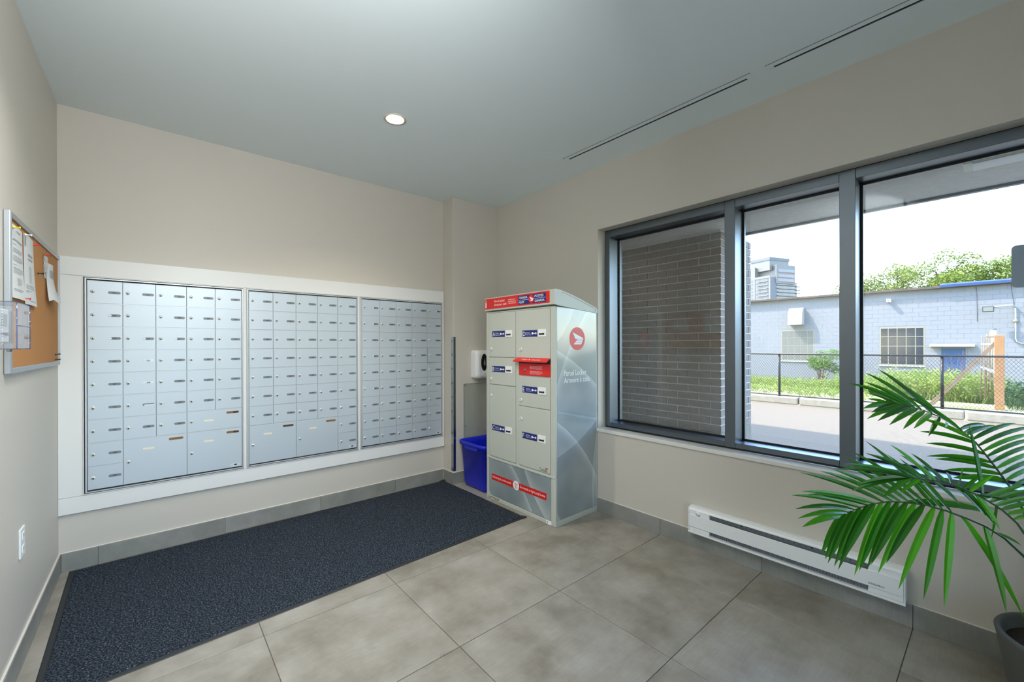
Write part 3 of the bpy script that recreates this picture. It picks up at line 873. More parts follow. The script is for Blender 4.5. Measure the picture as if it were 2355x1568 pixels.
t.lathe([(0.012, 0), (0.012, 0.004), (0.009, 0.006), (0.0, 0.006)], (x, 2.553, 1.196), 'steel', 20, (-1, 0, 0)); t.disc((x - 0.0066, 2.553, 1.196), 0.0055, 'ink', 14, NY, PZ)
t.build('lock', sl)
t = MB()
for k, (s_, w_) in enumerate((('This slot is only for stamped', 0.140), ('letters, cards and small items.', 0.138), ('Please do not leave parcels here.', 0.142), ('', 0), ('Cette fente sert seulement aux', 0.140), ('lettres, cartes et petits articles', 0.144), ('affranchis. Pas de colis ici.', 0.125))):
    if s_: t.text(s_, 0.0095, (x - 0.0006, 2.493, 1.2265 - k * 0.0100), NY, PZ, 'white', 'L', w_)
t.build('notice_lettering', sl)
# base panel with the diagonal band
t = MB(); t.bbox(LX - 0.0005, LX + 0.010, 2.268, 3.050, 0.038, 0.3675, 'lockerbase', 0.002, 1)
bp_ = t.build('base_panel', lk, (LX, 2.66, 0.038))
t = MB(); t.box(LX - 0.0020, LX - 0.0008, 2.311, 3.008, 0.1835, 0.238, 'red')
t.disc((LX - 0.0026, 2.672, 0.2105), 0.040, 'white', 32, NY, PZ)
k = LX - 0.0031
for y0, y1, z0, z1 in ((2.690, 2.684, 0.227, 0.231), (2.684, 2.680, 0.197, 0.231), (2.680, 2.654, 0.221, 0.225), (2.680, 2.656, 0.211, 0.214), (2.682, 2.656, 0.197, 0.201)): t.box(k, k + 0.0004, y0, y1, z0, z1, 'red')
t.disc((k, 2.677, 0.190), 0.004, 'red', 10, NY, PZ); t.disc((k, 2.660, 0.190), 0.004, 'red', 10, NY, PZ)
t.poly([(k - 0.0002, 2.650, 0.206), (k - 0.0002, 2.650, 0.183), (k - 0.0002, 2.645, 0.187), (k - 0.0002, 2.640, 0.179), (k - 0.0002, 2.636, 0.182), (k - 0.0002, 2.640, 0.190), (k - 0.0002, 2.634, 0.190)], 'white')
t.build('band', bp_)
t = MB()
t.text('Delivering the online world', 0.031, (LX - 0.0024, 2.995, 0.2030), NY, PZ, 'white', 'L', 0.258)
t.text('Du monde en ligne jusqu\'à vous', 0.031, (LX - 0.0024, 2.620, 0.2030), NY, PZ, 'white', 'L', 0.296)
t.build('lettering', bp_)
t = MB()
t.text('L9T9239', 0.030, (LX - 0.0016, 3.055, 0.0075), NY, PZ, 'ink', 'L', 0.150, bold=0.01)
t.build('serial_lettering', lk)
t = MB(); t.box(LX - 0.0022, LX - 0.001, 2.258, 2.312, 0.004, 0.031, 'white'); t.box(LX - 0.0026, LX - 0.0021, 2.296, 2.300, 0.009, 0.026, 'ink')
t.build('asset_label', lk)

# ------------------------------------------------------------------ recycling bin behind the locker
bn = thing('recycling_bin', (2.575, 3.335, 0.0), 'blue plastic recycling bin squeezed between the parcel locker and the wall', 'bin')
def rrect(cx, cy, hx, hy, r, z, n=6):
    pts = []
    for sx, sy, a0 in ((1, 1, 0), (-1, 1, 90), (-1, -1, 180), (1, -1, 270)):
        for k in range(n + 1):
            q = math.radians(a0 + 90 * k / n)
            pts.append((cx + sx * (hx - r) + r * math.cos(q), cy + sy * (hy - r) + r * math.sin(q), z))
    return pts
t = MB()
rings = [rrect(2.575, 3.340, 0.150, 0.130, 0.03, 0.002), rrect(2.575, 3.340, 0.205, 0.172, 0.035, 0.006), rrect(2.575, 3.340, 0.212, 0.178, 0.035, 0.03),
         rrect(2.575, 3.340, 0.236, 0.198, 0.035, 0.410), rrect(2.575, 3.340, 0.244, 0.206, 0.037, 0.412), rrect(2.575, 3.340, 0.252, 0.214, 0.04, 0.414), rrect(2.575, 3.340, 0.255, 0.217, 0.042, 0.448), rrect(2.575, 3.340, 0.250, 0.213, 0.04, 0.454),
         rrect(2.575, 3.340, 0.240, 0.204, 0.036, 0.452), rrect(2.575, 3.340, 0.232, 0.194, 0.033, 0.40), rrect(2.575, 3.340, 0.207, 0.173, 0.03, 0.03), rrect(2.575, 3.340, 0.15, 0.12, 0.03, 0.012)]
N = len(rings[0]); vs = [p for r in rings for p in r]
fs = [(i * N + k, i * N + (k + 1) % N, (i + 1) * N + (k + 1) % N, (i + 1) * N + k) for i in range(len(rings) - 1) for k in range(N)]
t.add(vs, fs, 'binblue', True); t.poly(rings[0][::-1], 'binblue'); t.poly(rings[-1], 'binblue')
t.build('tub', bn)
t = MB()
t.prism([(2.325, 3.455, 0.414), (2.325, 3.445, 0.388), (2.325, 3.235, 0.388), (2.325, 3.225, 0.414)], (0.02, 0, 0), 'binblue')
t.build('handle', bn)

# ------------------------------------------------------------------ sanitizer dispenser, wall panel, corner guard
sd_ = thing('soap_dispenser', (2.595, YA, 1.060), 'white hand sanitizer dispenser with a dark oval window on the corner wall', 'dispenser')
t = MB()
def rr2(cx, cz, hx, hz, r, y, n=6): return [(p[0], y, p[1] + 0.0) for p in [(q[0], q[1]) for q in rrect(cx, cz, hx, hz, r, 0, n)]]
ring = [rr2(2.597, 1.203, 0.089, 0.145, 0.022, YA), rr2(2.597, 1.203, 0.091, 0.147, 0.026, YA - 0.06), rr2(2.597, 1.203, 0.089, 0.145, 0.03, YA - 0.085), rr2(2.597, 1.203, 0.078, 0.134, 0.035, YA - 0.098), rr2(2.597, 1.203, 0.058, 0.112, 0.035, YA - 0.104)]
N = len(ring[0]); vs = [p for r in ring for p in r]
fs = [(i * N + k, (i + 1) * N + k, (i + 1) * N + (k + 1) % N, i * N + (k + 1) % N)[::-1] for i in range(len(ring) - 1) for k in range(N)]
t.add(vs, fs, 'white_plastic', True); t.poly(ring[-1], 'white_plastic')
t.build('housing', sd_)
t = MB(); t.lathe([(0.040, -0.003), (0.040, 0.003), (0.034, 0.006), (0, 0.006)], (0, 0, 0), 'black_plastic', 32, (0, -1, 0))
t.v = [(2.600 + x, YA - 0.104 + y, 1.225 + z * 2.2) for x, y, z in t.v]
t.build('window', sd_)
t = MB(); P = [(0, 0.046), (0.009, 0.012), (0.012, -0.012), (0.008, -0.028), (0, -0.033), (-0.008, -0.028), (-0.012, -0.012), (-0.009, 0.012)]
t.poly([(2.600 + a, YA - 0.1112, 1.222 + b) for a, b in P], 'plate'); t.build('drop_mark', sd_)
t = MB(); t.lathe([(0.013, 0), (0.012, 0.004), (0, 0.004)], (2.600, YA - 0.102, 1.113), 'white_plastic', 16, (0, -1, 0)); t.disc((2.575, YA - 0.1045, 1.083), 0.003, 'ink', 10, PX, PZ); t.build('lock', sd_)

ap = thing('splash_panel', (2.61, YA, 0.12), 'clear acrylic sheet screwed to the wall behind the blue bin', 'wall panel')
t = MB(); t.bbox(2.414, 2.810, YA - 0.006, YA - 0.001, 0.125, 1.003, 'acrylic', 0.001, 1); t.build('sheet', ap)
t = MB()
for a, b in ((2.412, 2.4145), (2.8095, 2.812)): t.box(a, b, YA - 0.0065, YA - 0.0005, 0.125, 1.003, 'fins')
t.box(2.412, 2.812, YA - 0.0065, YA - 0.0005, 1.002, 1.0045, 'fins'); t.build('edge', ap)
for x, z in ((2.428, 0.985), (2.428, 0.57), (2.796, 0.985), (2.428, 0.16)):
    t = MB(); t.lathe([(0.006, 0), (0.005, 0.003), (0, 0.0035)], (x, YA - 0.006, z), 'steel', 12, (0, -1, 0)); t.build('screw', ap)
cg = thing('corner_guard', (XC, YA, 0.13), 'stainless steel corner guard on the boxed-out wall edge', 'corner guard')
t = MB(); t.bbox(XC - 0.0025, XC - 0.0003, YA - 0.0025, YA + 0.040, 0.130, 1.486, 'steel', 0.0008, 1); t.bbox(XC - 0.0003, XC + 0.026, YA - 0.0025, YA - 0.0003, 0.130, 1.486, 'steel', 0.0008, 1); t.build('guard', cg)

# ------------------------------------------------------------------ floor mat
mt = thing('floor_mat', (0.94, 3.09, 0.0), 'dark charcoal walk-off mat with a black rubber edge under the mailboxes', 'mat')
A_, B_, C_, D_ = Vector((-0.408, 3.762, 0)), Vector((2.272, 3.752, 0)), Vector((2.288, 2.505, 0)), Vector((-0.378, 2.415, 0))
def inset(d):
    out = []; P = [A_, B_, C_, D_]
    for i in range(4):
        p, a, b = P[i], (P[i - 1] - P[i]).normalized(), (P[(i + 1) % 4] - P[i]).normalized()
        out.append(p + (a + b) * d)
    return out
t = MB()
lev = [(0.0, 0.0005), (0.004, 0.0025), (0.022, 0.0035), (0.026, 0.0045)]
rg = [[(p.x, p.y, z) for p in inset(d)] for d, z in lev]
for i in range(len(rg) - 1):
    for k in range(4):
        t.add([rg[i][k], rg[i][(k + 1) % 4], rg[i + 1][(k + 1) % 4], rg[i + 1][k]], [(3, 2, 1, 0)], 'rubber')
t.poly([(p.x, p.y, 0.0004) for p in inset(0.0)], 'rubber')
# lifted corner tips
for p, d in ((C_, Vector((0.7, -0.7, 0))), (B_, Vector((0.6, 0.5, 0)))):
    e1, e2 = (A_ - B_).normalized(), (B_ - C_).normalized()
    a, b = (p - Vector((0.06, 0, 0)), p + Vector((0, 0.05 if p is C_ else -0.05, 0)))
    t.add([(a.x, a.y, 0.003), (p.x, p.y, 0.003), (b.x, b.y, 0.003), (p.x + d.x * 0.012, p.y + d.y * 0.012, 0.012)], [(0, 1, 3), (1, 2, 3), (0, 3, 2)], 'rubber')
t.build('rubber_border', mt)
t = MB()
q = inset(0.026); r_ = inset(0.030)
for k in range(4): t.add([(q[k].x, q[k].y, 0.0044), (q[(k + 1) % 4].x, q[(k + 1) % 4].y, 0.0044), (r_[(k + 1) % 4].x, r_[(k + 1) % 4].y, 0.0085), (r_[k].x, r_[k].y, 0.0085)], [(3, 2, 1, 0)], 'carpet')
t.poly([(p.x, p.y, 0.0085) for p in r_][::-1], 'carpet')
t.build('carpet', mt)

# ------------------------------------------------------------------ baseboard heater under the window
hY0, hY1, hZ0, hZ1, hD = 0.300, 1.395, 0.118, 0.292, 0.062
ht = thing('baseboard_heater', (XR, (hY0 + hY1) / 2, hZ0), 'long white electric baseboard heater on the wall under the window', 'heater')
xf = XR - hD
t = MB()
t.bbox(XR - 0.008, XR - 0.0005, hY0, hY1, hZ0, hZ1, 'heater', 0.001, 1)                         # back
t.prism([(XR - 0.008, hY0, hZ1), (XR - 0.008, hY0, hZ1 - 0.006), (xf + 0.004, hY0, hZ1 - 0.022), (xf, hY0, hZ1 - 0.018), (xf + 0.012, hY0, hZ1 - 0.006), (XR - 0.03, hY0, hZ1)], (0, hY1 - hY0, 0), 'heater')
t.bbox(xf - 0.004, XR - 0.002, hY0, hY1, hZ0, hZ0 + 0.012, 'heater', 0.003, 2)                # bottom lip
for a, b in ((hY0, hY0 + 0.006), (hY1 - 0.006, hY1)): t.bbox(xf - 0.002, XR - 0.002, a, b, hZ0, hZ1 - 0.006, 'heater', 0.002, 1)
t.build('casing', ht)
t = MB(); t.bbox(xf - 0.003, xf + 0.003, hY0 + 0.007, hY1 - 0.007, hZ0 + 0.044, hZ0 + 0.126, 'heater', 0.002, 2); fp = t.build('front_panel', ht)
t = MB(); t.text('STELPRO', 0.0125, (xf - 0.0036, 0.440, hZ0 + 0.056), NY, PZ, 'ink', 'L', 0.062, bold=0.01); t.build('lettering', fp)
for nm, a, b in (('end_cover', 1.252, hY1 - 0.007), ('end_cover', hY0 + 0.007, 0.442)):
    t = MB(); t.bbox(xf + 0.002, XR - 0.008, a, b, hZ0 + 0.013, hZ0 + 0.155, 'heater', 0.002, 1); e_ = t.build(nm, ht)
    if a > 1:
        t = MB(); t.lathe([(0.015, 0), (0.014, 0.008), (0, 0.009)], (xf + 0.002, 1.325, hZ0 + 0.141), 'heater', 20, (-1, 0, 0)); t.build('thermostat_knob', e_)
t = MB(); t.box(xf + 0.022, XR - 0.009, 0.443, 1.251, hZ0 + 0.100, hZ0 + 0.150, 'fins')
for k in range(28):
    y = 0.46 + k * 0.0285; r_ = 0.005 if k in (8, 21) else 0.0035
    t.disc((xf + 0.0214, y, hZ0 + 0.139), r_, 'ink', 8, NY, PZ, r_ * (1.0 if k in (8, 21) else 0.6))
t.build('air_grille', ht)
t = MB(); t.box(xf + 0.020, XR - 0.009, 0.443, 1.251, hZ0 + 0.014, hZ0 + 0.046, 'fins')
for k in range(60): t.box(xf + 0.012, xf + 0.020, 0.446 + k * 0.0135, 0.4465 + k * 0.0135, hZ0 + 0.016, hZ0 + 0.046, 'fins')
t.build('heating_fins', ht)

# ------------------------------------------------------------------ left wall: corkboard, notices, pins, thermostat guard, outlet
bX = XL
cb = thing('bulletin_board', (XL, 3.05, 1.29), 'cork notice board in an aluminium frame at the left wall corner', 'notice board')
by0, by1, bz0, bz1, bw = 2.560, 3.700, 1.290, 1.945, 0.024
t = MB()
for q in ((by0, by0 + bw, bz0, bz1), (by1 - bw * 0.5, by1, bz0, bz1), (by0 + bw, by1 - bw * 0.5, bz0, bz0 + bw), (by0 + bw, by1 - bw * 0.5, bz1 - bw, bz1)):
    t.bbox(XL + 0.0005, XL + 0.020, q[0], q[1], q[2], q[3], 'trimalu', 0.003, 2)
for k in range(4): t.box(XL + 0.020, XL + 0.0206, by0 + 0.005 + k * 0.0045, by0 + 0.007 + k * 0.0045, bz0 + 0.004, bz1 - 0.004, 'trimalu')
t.build('frame', cb)
t = MB(); t.box(XL + 0.002, XL + 0.012, by0 + bw, by1 - bw * 0.5, bz0 + bw, bz1 - bw, 'cork'); t.build('cork', cb)

def sheet(label, y0, y1, z0, z1, tilt, curl, lines, shape=None, name='notice_sheet'):
    """a pinned page on the cork, curling off it a little towards its free edges"""
    t = MB(); nx, nz = 6, 8; vs = []
    for j in range(nz + 1):
        for i in range(nx + 1):
            u, v = i / nx, j / nz
            y = y0 + (y1 - y0) * u + tilt * (1 - v); z = z0 + (z1 - z0) * v
            if shape: y, z = shape(u, v, y, z)
            d = 0.0145 + curl * ((1 - v) ** 2) * (0.35 + 0.65 * u) + 0.25 * curl * math.sin(u * math.pi * 1.3)
            vs.append((XL + d, y, z))
    W_ = nx + 1
    fs = [(j * W_ + i, j * W_ + i + 1, (j + 1) * W_ + i + 1, (j + 1) * W_ + i) for j in range(nz) for i in range(nx)]
    t.add(vs, fs, 'paper', True)
    o = t.build(name, None, (XL + 0.0145, (y0 + y1) / 2, z1)); o['label'] = label; o['category'] = 'paper notice'; o['group'] = 'papers on the corkboard'
    if lines:
        p = MB()
        for (u0, u1, v, th) in lines:
            seg = 5; row = []
            for k in range(seg + 1):
                u = u0 + (u1 - u0) * k / seg
                y = y0 + (y1 - y0) * u + tilt * (1 - v); z = z0 + (z1 - z0) * v
                if shape: y, z = shape(u, v, y, z)
                d = 0.0153 + curl * ((1 - v) ** 2) * (0.35 + 0.65 * u) + 0.25 * curl * math.sin(u * math.pi * 1.3)
                row.append((XL + d, y, z))
            vv = [(a, b, c_ - th / 2) for a, b, c_ in row] + [(a, b, c_ + th / 2) for a, b, c_ in row]
            p.add(vv, [(k, k + 1, k + seg + 2, k + seg + 1) for k in range(seg)], 'print')
        p.build('print', o)
    return o
random.seed(3)
def para(spec):
    out = []
    for v0, n, u0, u1 in spec:
        for k in range(n): out.append((u0, u1 - (random.random() * 0.3 if k == n - 1 else random.random() * 0.03), v0 - k * 0.022, 0.0018))
    return out
sheet('white printed letter under a yellow pin nearest the board frame', 2.600, 2.800, 1.600, 1.902, 0.0, 0.010,
      [(0.35, 0.75, 0.93, 0.004), (0.1, 0.9, 0.80, 0.007)] + para([(0.74, 1, 0.1, 0.4), (0.68, 3, 0.1, 0.92), (0.58, 4, 0.1, 0.92), (0.46, 1, 0.1, 0.4), (0.42, 4, 0.1, 0.92), (0.28, 5, 0.35, 0.75), (0.13, 2, 0.1, 0.9)]))
sheet('white printed page hanging lower beside the first letter', 2.812, 3.025, 1.590, 1.905, 0.0, 0.012,
      [(0.06, 0.16, 0.90, 0.045), (0.3, 0.75, 0.72, 0.010), (0.3, 0.75, 0.66, 0.007)] + para([(0.55, 12, 0.35, 0.6), (0.28, 3, 0.1, 0.9), (0.20, 2, 0.1, 0.5), (0.06, 1, 0.2, 0.95)]))
sheet('torn white slip hanging askew at the far end of the corkboard', 3.330, 3.560, 1.640, 1.850, -0.05, 0.045,
      [(0.45, 0.55, 0.93, 0.006)] + para([(0.82, 10, 0.15, 0.8)]), lambda u, v, y, z: (y, z + 0.012 * math.sin(u * 9) * (1 - v)))
def pin(y, z, m, label, tilt=0.0):
    t = MB(); d = Vector((1, 0.0, tilt)).normalized()
    t.lathe([(0.0055, 0.0), (0.0052, 0.003), (0.0026, 0.006), (0.0026, 0.016), (0.0050, 0.019), (0.0050, 0.021), (0, 0.0212)], (XL + 0.0165, y, z), m, 12, d)
    t.lathe([(0.0006, -0.006), (0.0006, 0.0)], (XL + 0.0165, y, z), 'steel', 5, d)
    o = t.build('push_pin', None, (XL + 0.0165, y, z)); o['label'] = label; o['category'] = 'push pin'; o['group'] = 'pins on the corkboard'
M['pin_y'] = mat('pin_yellow', (226, 200, 30), 0.35); M['pin_r'] = mat('pin_red', (214, 36, 30), 0.35); M['pin_w'] = mat('pin_white', (222, 226, 224), 0.35)
M['pin_k'] = mat('pin_black', (24, 24, 24), 0.35); M['pin_g'] = mat('pin_green', (20, 140, 84), 0.35)
pin(2.618, 1.888, 'pin_y', 'yellow push pin at the top of the nearest letter')
pin(2.830, 1.900, 'pin_w', 'white push pin holding the second printed page')
pin(3.005, 1.888, 'pin_r', 'red push pin at the top edge of the second page')
pin(3.300, 1.886, 'pin_r', 'red push pin above the small clip bag')
pin(3.090, 1.762, 'pin_k', 'black push pin alone in the middle of the cork')
pin(2.800, 1.612, 'pin_r', 'red push pin at the bottom corner of the letters')
pin(3.420, 1.660, 'pin_g', 'green push pin under the torn slip')
pin(3.560, 1.352, 'pin_k', 'upper tilted black push pin low on the corkboard', 0.25)
pin(3.560, 1.325, 'pin_k', 'lowest black push pin near the board corner')
bg_ = thing('clip_bag', (XL + 0.014, 3.30, 1.80), 'small clear bag of spare clips pinned to the corkboard', 'plastic bag')
t = MB(); t.bbox(XL + 0.0135, XL + 0.0175, 3.245, 3.355, 1.760, 1.882, 'plastic_clear', 0.001, 1); t.build('bag', bg_)
for y, z, m in ((3.27, 1.84, 'pin_w'), (3.32, 1.83, 'pin_w'), (3.29, 1.80, 'pin_w'), (3.335, 1.795, 'pin_w'), (3.275, 1.775, 'pin_w')):
    t = MB(); t.bbox(XL + 0.0145, XL + 0.0165, y - 0.008, y + 0.008, z - 0.005, z + 0.005, m, 0.001, 1); t.build('clip', bg_)

tg = thing('thermostat_guard', (XL, 2.265, 1.392), 'clear locking plastic guard box over the thermostat on the left wall', 'thermostat guard')
gx0, gx1, gy0, gy1, gz0, gz1, gt = XL, XL + 0.100, 2.167, 2.362, 1.392, 1.552, 0.003
M['blue_edge'] = glassmat('tinted_plastic_edge', (0.50, 0.58, 0.88), 0.15, 0.6)
t = MB()
t.box(gx1 - gt, gx1, gy0, gy1, gz0, gz1, 'plastic_clear'); t.box(gx0, gx1 - gt, gy0, gy0 + gt, gz0, gz1, 'plastic_clear'); t.box(gx0, gx1 - gt, gy1 - gt, gy1, gz0, gz1, 'plastic_clear')
t.box(gx0, gx1 - gt, gy0 + gt, gy1 - gt, gz0, gz0 + gt, 'plastic_clear'); t.box(gx0, gx1 - gt, gy0 + gt, gy1 - gt, gz1 - gt, gz1, 'plastic_clear')
t.build('cover', tg)
t = MB()
for a, b in ((gy0, gz0), (gy0, gz1), (gy1, gz0), (gy1, gz1)): t.tube([(gx0 + 0.002, a, b), (gx1, a, b)], 0.0011, 'blue_edge', 6)
for a in (gy0, gy1): t.tube([(gx1, a, gz0), (gx1, a, gz1)], 0.0016, 'blue_edge', 6)
for b in (gz0, gz1, (gz0 + gz1) / 2): t.tube([(gx1, gy0, b), (gx1, gy1, b)], 0.0011, 'blue_edge', 6)
t.build('edge', tg)
t = MB()
for z in (1.440, 1.520): t.box(gx1, gx1 + 0.0006, 2.310, 2.332, z - 0.005, z + 0.005, 'fins')
t.build('moulded_mark', tg)
t = MB()
for k in range(14): t.box(XL + 0.067, XL + 0.070, gy0 - 0.0006, gy0, 1.4085 + k * 0.0095, 1.4115 + k * 0.0095, 'alu')
t.build('vent_slots', tg)
t = MB(); t.lathe([(0.007, 0), (0.007, 0.008), (0.004, 0.010), (0, 0.010)], (XL + 0.080, gy0 + 0.02, gz0), 'steel', 16, (0, 0, -1)); t.build('lock', tg)
th = thing('thermostat', (XL, 2.265, 1.41), 'white thermostat with a grey display inside the clear guard', 'thermostat')
t = MB(); t.bbox(XL, XL + 0.055, 2.200, 2.330, 1.412, 1.534, 'white_plastic', 0.006, 2); t.build('housing', th)
t = MB(); t.box(XL + 0.0545, XL + 0.0556, 2.225, 2.305, 1.470, 1.515, 'lampglass'); t.build('display', th)
for k in range(3):
    t = MB(); t.bbox(XL + 0.0545, XL + 0.058, 2.225 + k * 0.03, 2.245 + k * 0.03, 1.440, 1.450, 'plate', 0.001, 1); t.build('button', th)

ol = thing('wall_outlet', (XL, 2.828, 0.47), 'white wall outlet plate low on the left wall', 'outlet')
t = MB(); t.bbox(XL, XL + 0.0075, 2.785, 2.870, 0.468, 0.596, 'white_plastic', 0.003, 2); t.build('cover_plate', ol)
for z in (0.503, 0.561):
    t = MB(); t.bbox(XL + 0.006, XL + 0.0095, 2.810, 2.845, z - 0.016, z + 0.016, 'white_plastic', 0.002, 1)
    for y in (2.821, 2.834): t.box(XL + 0.0093, XL + 0.0098, y - 0.0012, y + 0.0012, z - 0.006, z + 0.006, 'ink')
    t.build('socket', ol)

# ------------------------------------------------------------------ ceiling: recessed lamps and slot diffusers
def downlight(x, y, label):
    d = thing('downlight', (x, y, HC), label, 'ceiling light', 'recessed ceiling lamps')
    t = MB(); t.lathe([(0.073, 0.0), (0.0725, -0.003), (0.060, -0.005), (0.055, -0.003), (0.055, 0.002)], (x, y, HC), 'lamptrim', 40); t.build('trim_ring', d)
    t = MB(); t.lathe([(0.055, 0.0), (0.054, 0.006), (0.050, 0.030), (0.044, 0.052), (0.043, 0.056)], (x, y, HC), 'baffle', 40); t.build('baffle', d)
    t = MB(); t.disc((x, y, HC + 0.054), 0.0435, 'lens', 32, PX, NY); t.build('lens', d)
    la = bpy.data.lights.new('lamp', 'AREA'); la.shape = 'DISK'; la.size = 0.08; la.energy = LAMP_WATT; la.color = (1.0, 0.90, 0.76); la.spread = math.radians(165)
    lo = bpy.data.objects.new('lamp', la); lo.parent = d; lo.location = (0, 0, 0.050); COL.objects.link(lo)
downlight(1.212, 2.600, 'lit round recessed lamp in the white ceiling near the mailboxes')

def fill_panel(x, y, watt, label):  # added fill lamp in an invented housing, out of view
    d = thing('fill_panel', (x, y, HC), label, 'ceiling light')
    t = MB(); t.bbox(x - 0.15, x + 0.15, y - 0.15, y + 0.15, HC - 0.012, HC, 'lightwhite', 0.002, 1); t.build('housing', d)
    la = bpy.data.lights.new('lamp', 'AREA'); la.shape = 'RECTANGLE'; la.size = 0.27; la.size_y = 0.27; la.energy = watt; la.spread = math.radians(136); la.color = (0.95, 0.98, 1.0)
    lo = bpy.data.objects.new('lamp', la); lo.parent = d; lo.location = (0, 0, -0.013); COL.objects.link(lo)
fill_panel(0.20, 1.82, FILL_PANEL_WATT, 'unseen flat fill lamp added on the ceiling by the corkboard wall')

ww = thing('fill_washer', (0.40, 0.62, HC), 'unseen fill lamp added on the ceiling and aimed at the mailboxes', 'ceiling light')
t = MB(); t.lathe([(0.045, 0.0), (0.045, -0.012), (0.012, -0.014), (0.012, -0.30), (0.0, -0.30)], (0.40, 0.62, HC), 'lightwhite', 20); t.build('mount', ww)
wd_ = Vector((-0.30, 0.95, -0.10)).normalized(); ws_ = wd_.cross(PZ).normalized(); wu_ = ws_.cross(wd_)
wc_ = Vector((0.40, 0.62, HC - 0.36))
t = MB(); hw, hh_ = 0.20, 0.06
t.prism([wc_ + ws_ * a + wu_ * b for a, b in ((-hw, -hh_), (hw, -hh_), (hw, hh_), (-hw, hh_))], wd_ * -0.05, 'lightwhite'); t.build('head', ww)
la = bpy.data.lights.new('lamp', 'AREA'); la.shape = 'RECTANGLE'; la.size = 0.38; la.size_y = 0.10; la.energy = FILL_WASH_WATT; la.color = (0.96, 0.98, 1.0)  # added fill that lifts the upper mailbox wall
lo = bpy.data.objects.new('lamp', la); lo.parent = ww; lo.location = wc_ + wd_ * 0.004 - ww.location
lo.rotation_euler = wd_.to_track_quat('-Z', 'Y').to_euler(); COL.objects.link(lo)

def slot(y0, y1, label):
    d = thing('slot_diffuser', (2.540, (y0 + y1) / 2, HC), label, 'air diffuser', 'linear slot diffusers in the ceiling')
    t = MB()
    for x0, x1, a, b in ((2.497, 2.531, y0 - 0.03, y1 + 0.03), (2.547, 2.577, y0 - 0.03, y1 + 0.03), (2.531, 2.547, y0 - 0.03, y0), (2.531, 2.547, y1, y1 + 0.03)):
        t.bbox(x0, x1, a, b, HC - 0.003, HC, 'ceiling', 0.001, 1)
    t.box(2.4955, 2.4972, y0 - 0.03, y1 + 0.03, HC - 0.0032, HC - 0.0001, 'fins')
    t.build('flange', d)
    t = MB(); t.box(2.531, 2.547, y0, y1, HC - 0.0012, HC, 'dark'); t.build('throat_shade', d)  # flat dark strip painted for the shaded throat, no real recess
    t = MB(); t.box(2.543, 2.5465, y0, y1, HC - 0.0028, HC - 0.0013, 'fins'); t.build('vane', d)
slot(0.925, 2.253, 'dark linear air slot in the ceiling nearer the corner')
slot(-0.55, 0.790, 'dark linear air slot running out of the top of the picture')

# ------------------------------------------------------------------ sign stuck on the third pane
sg = thing('window_sign', (3.060, -0.14, 1.664), 'dark rounded back of a sign stuck on the big window pane', 'sign')
t = MB(); pts = rrect(-0.165, 1.763, 0.130, 0.099, 0.018, 0)
t.prism([(3.0665, a, b) for a, b, _ in pts], (-0.004, 0, 0), 'sheet'); t.build('plate', sg)
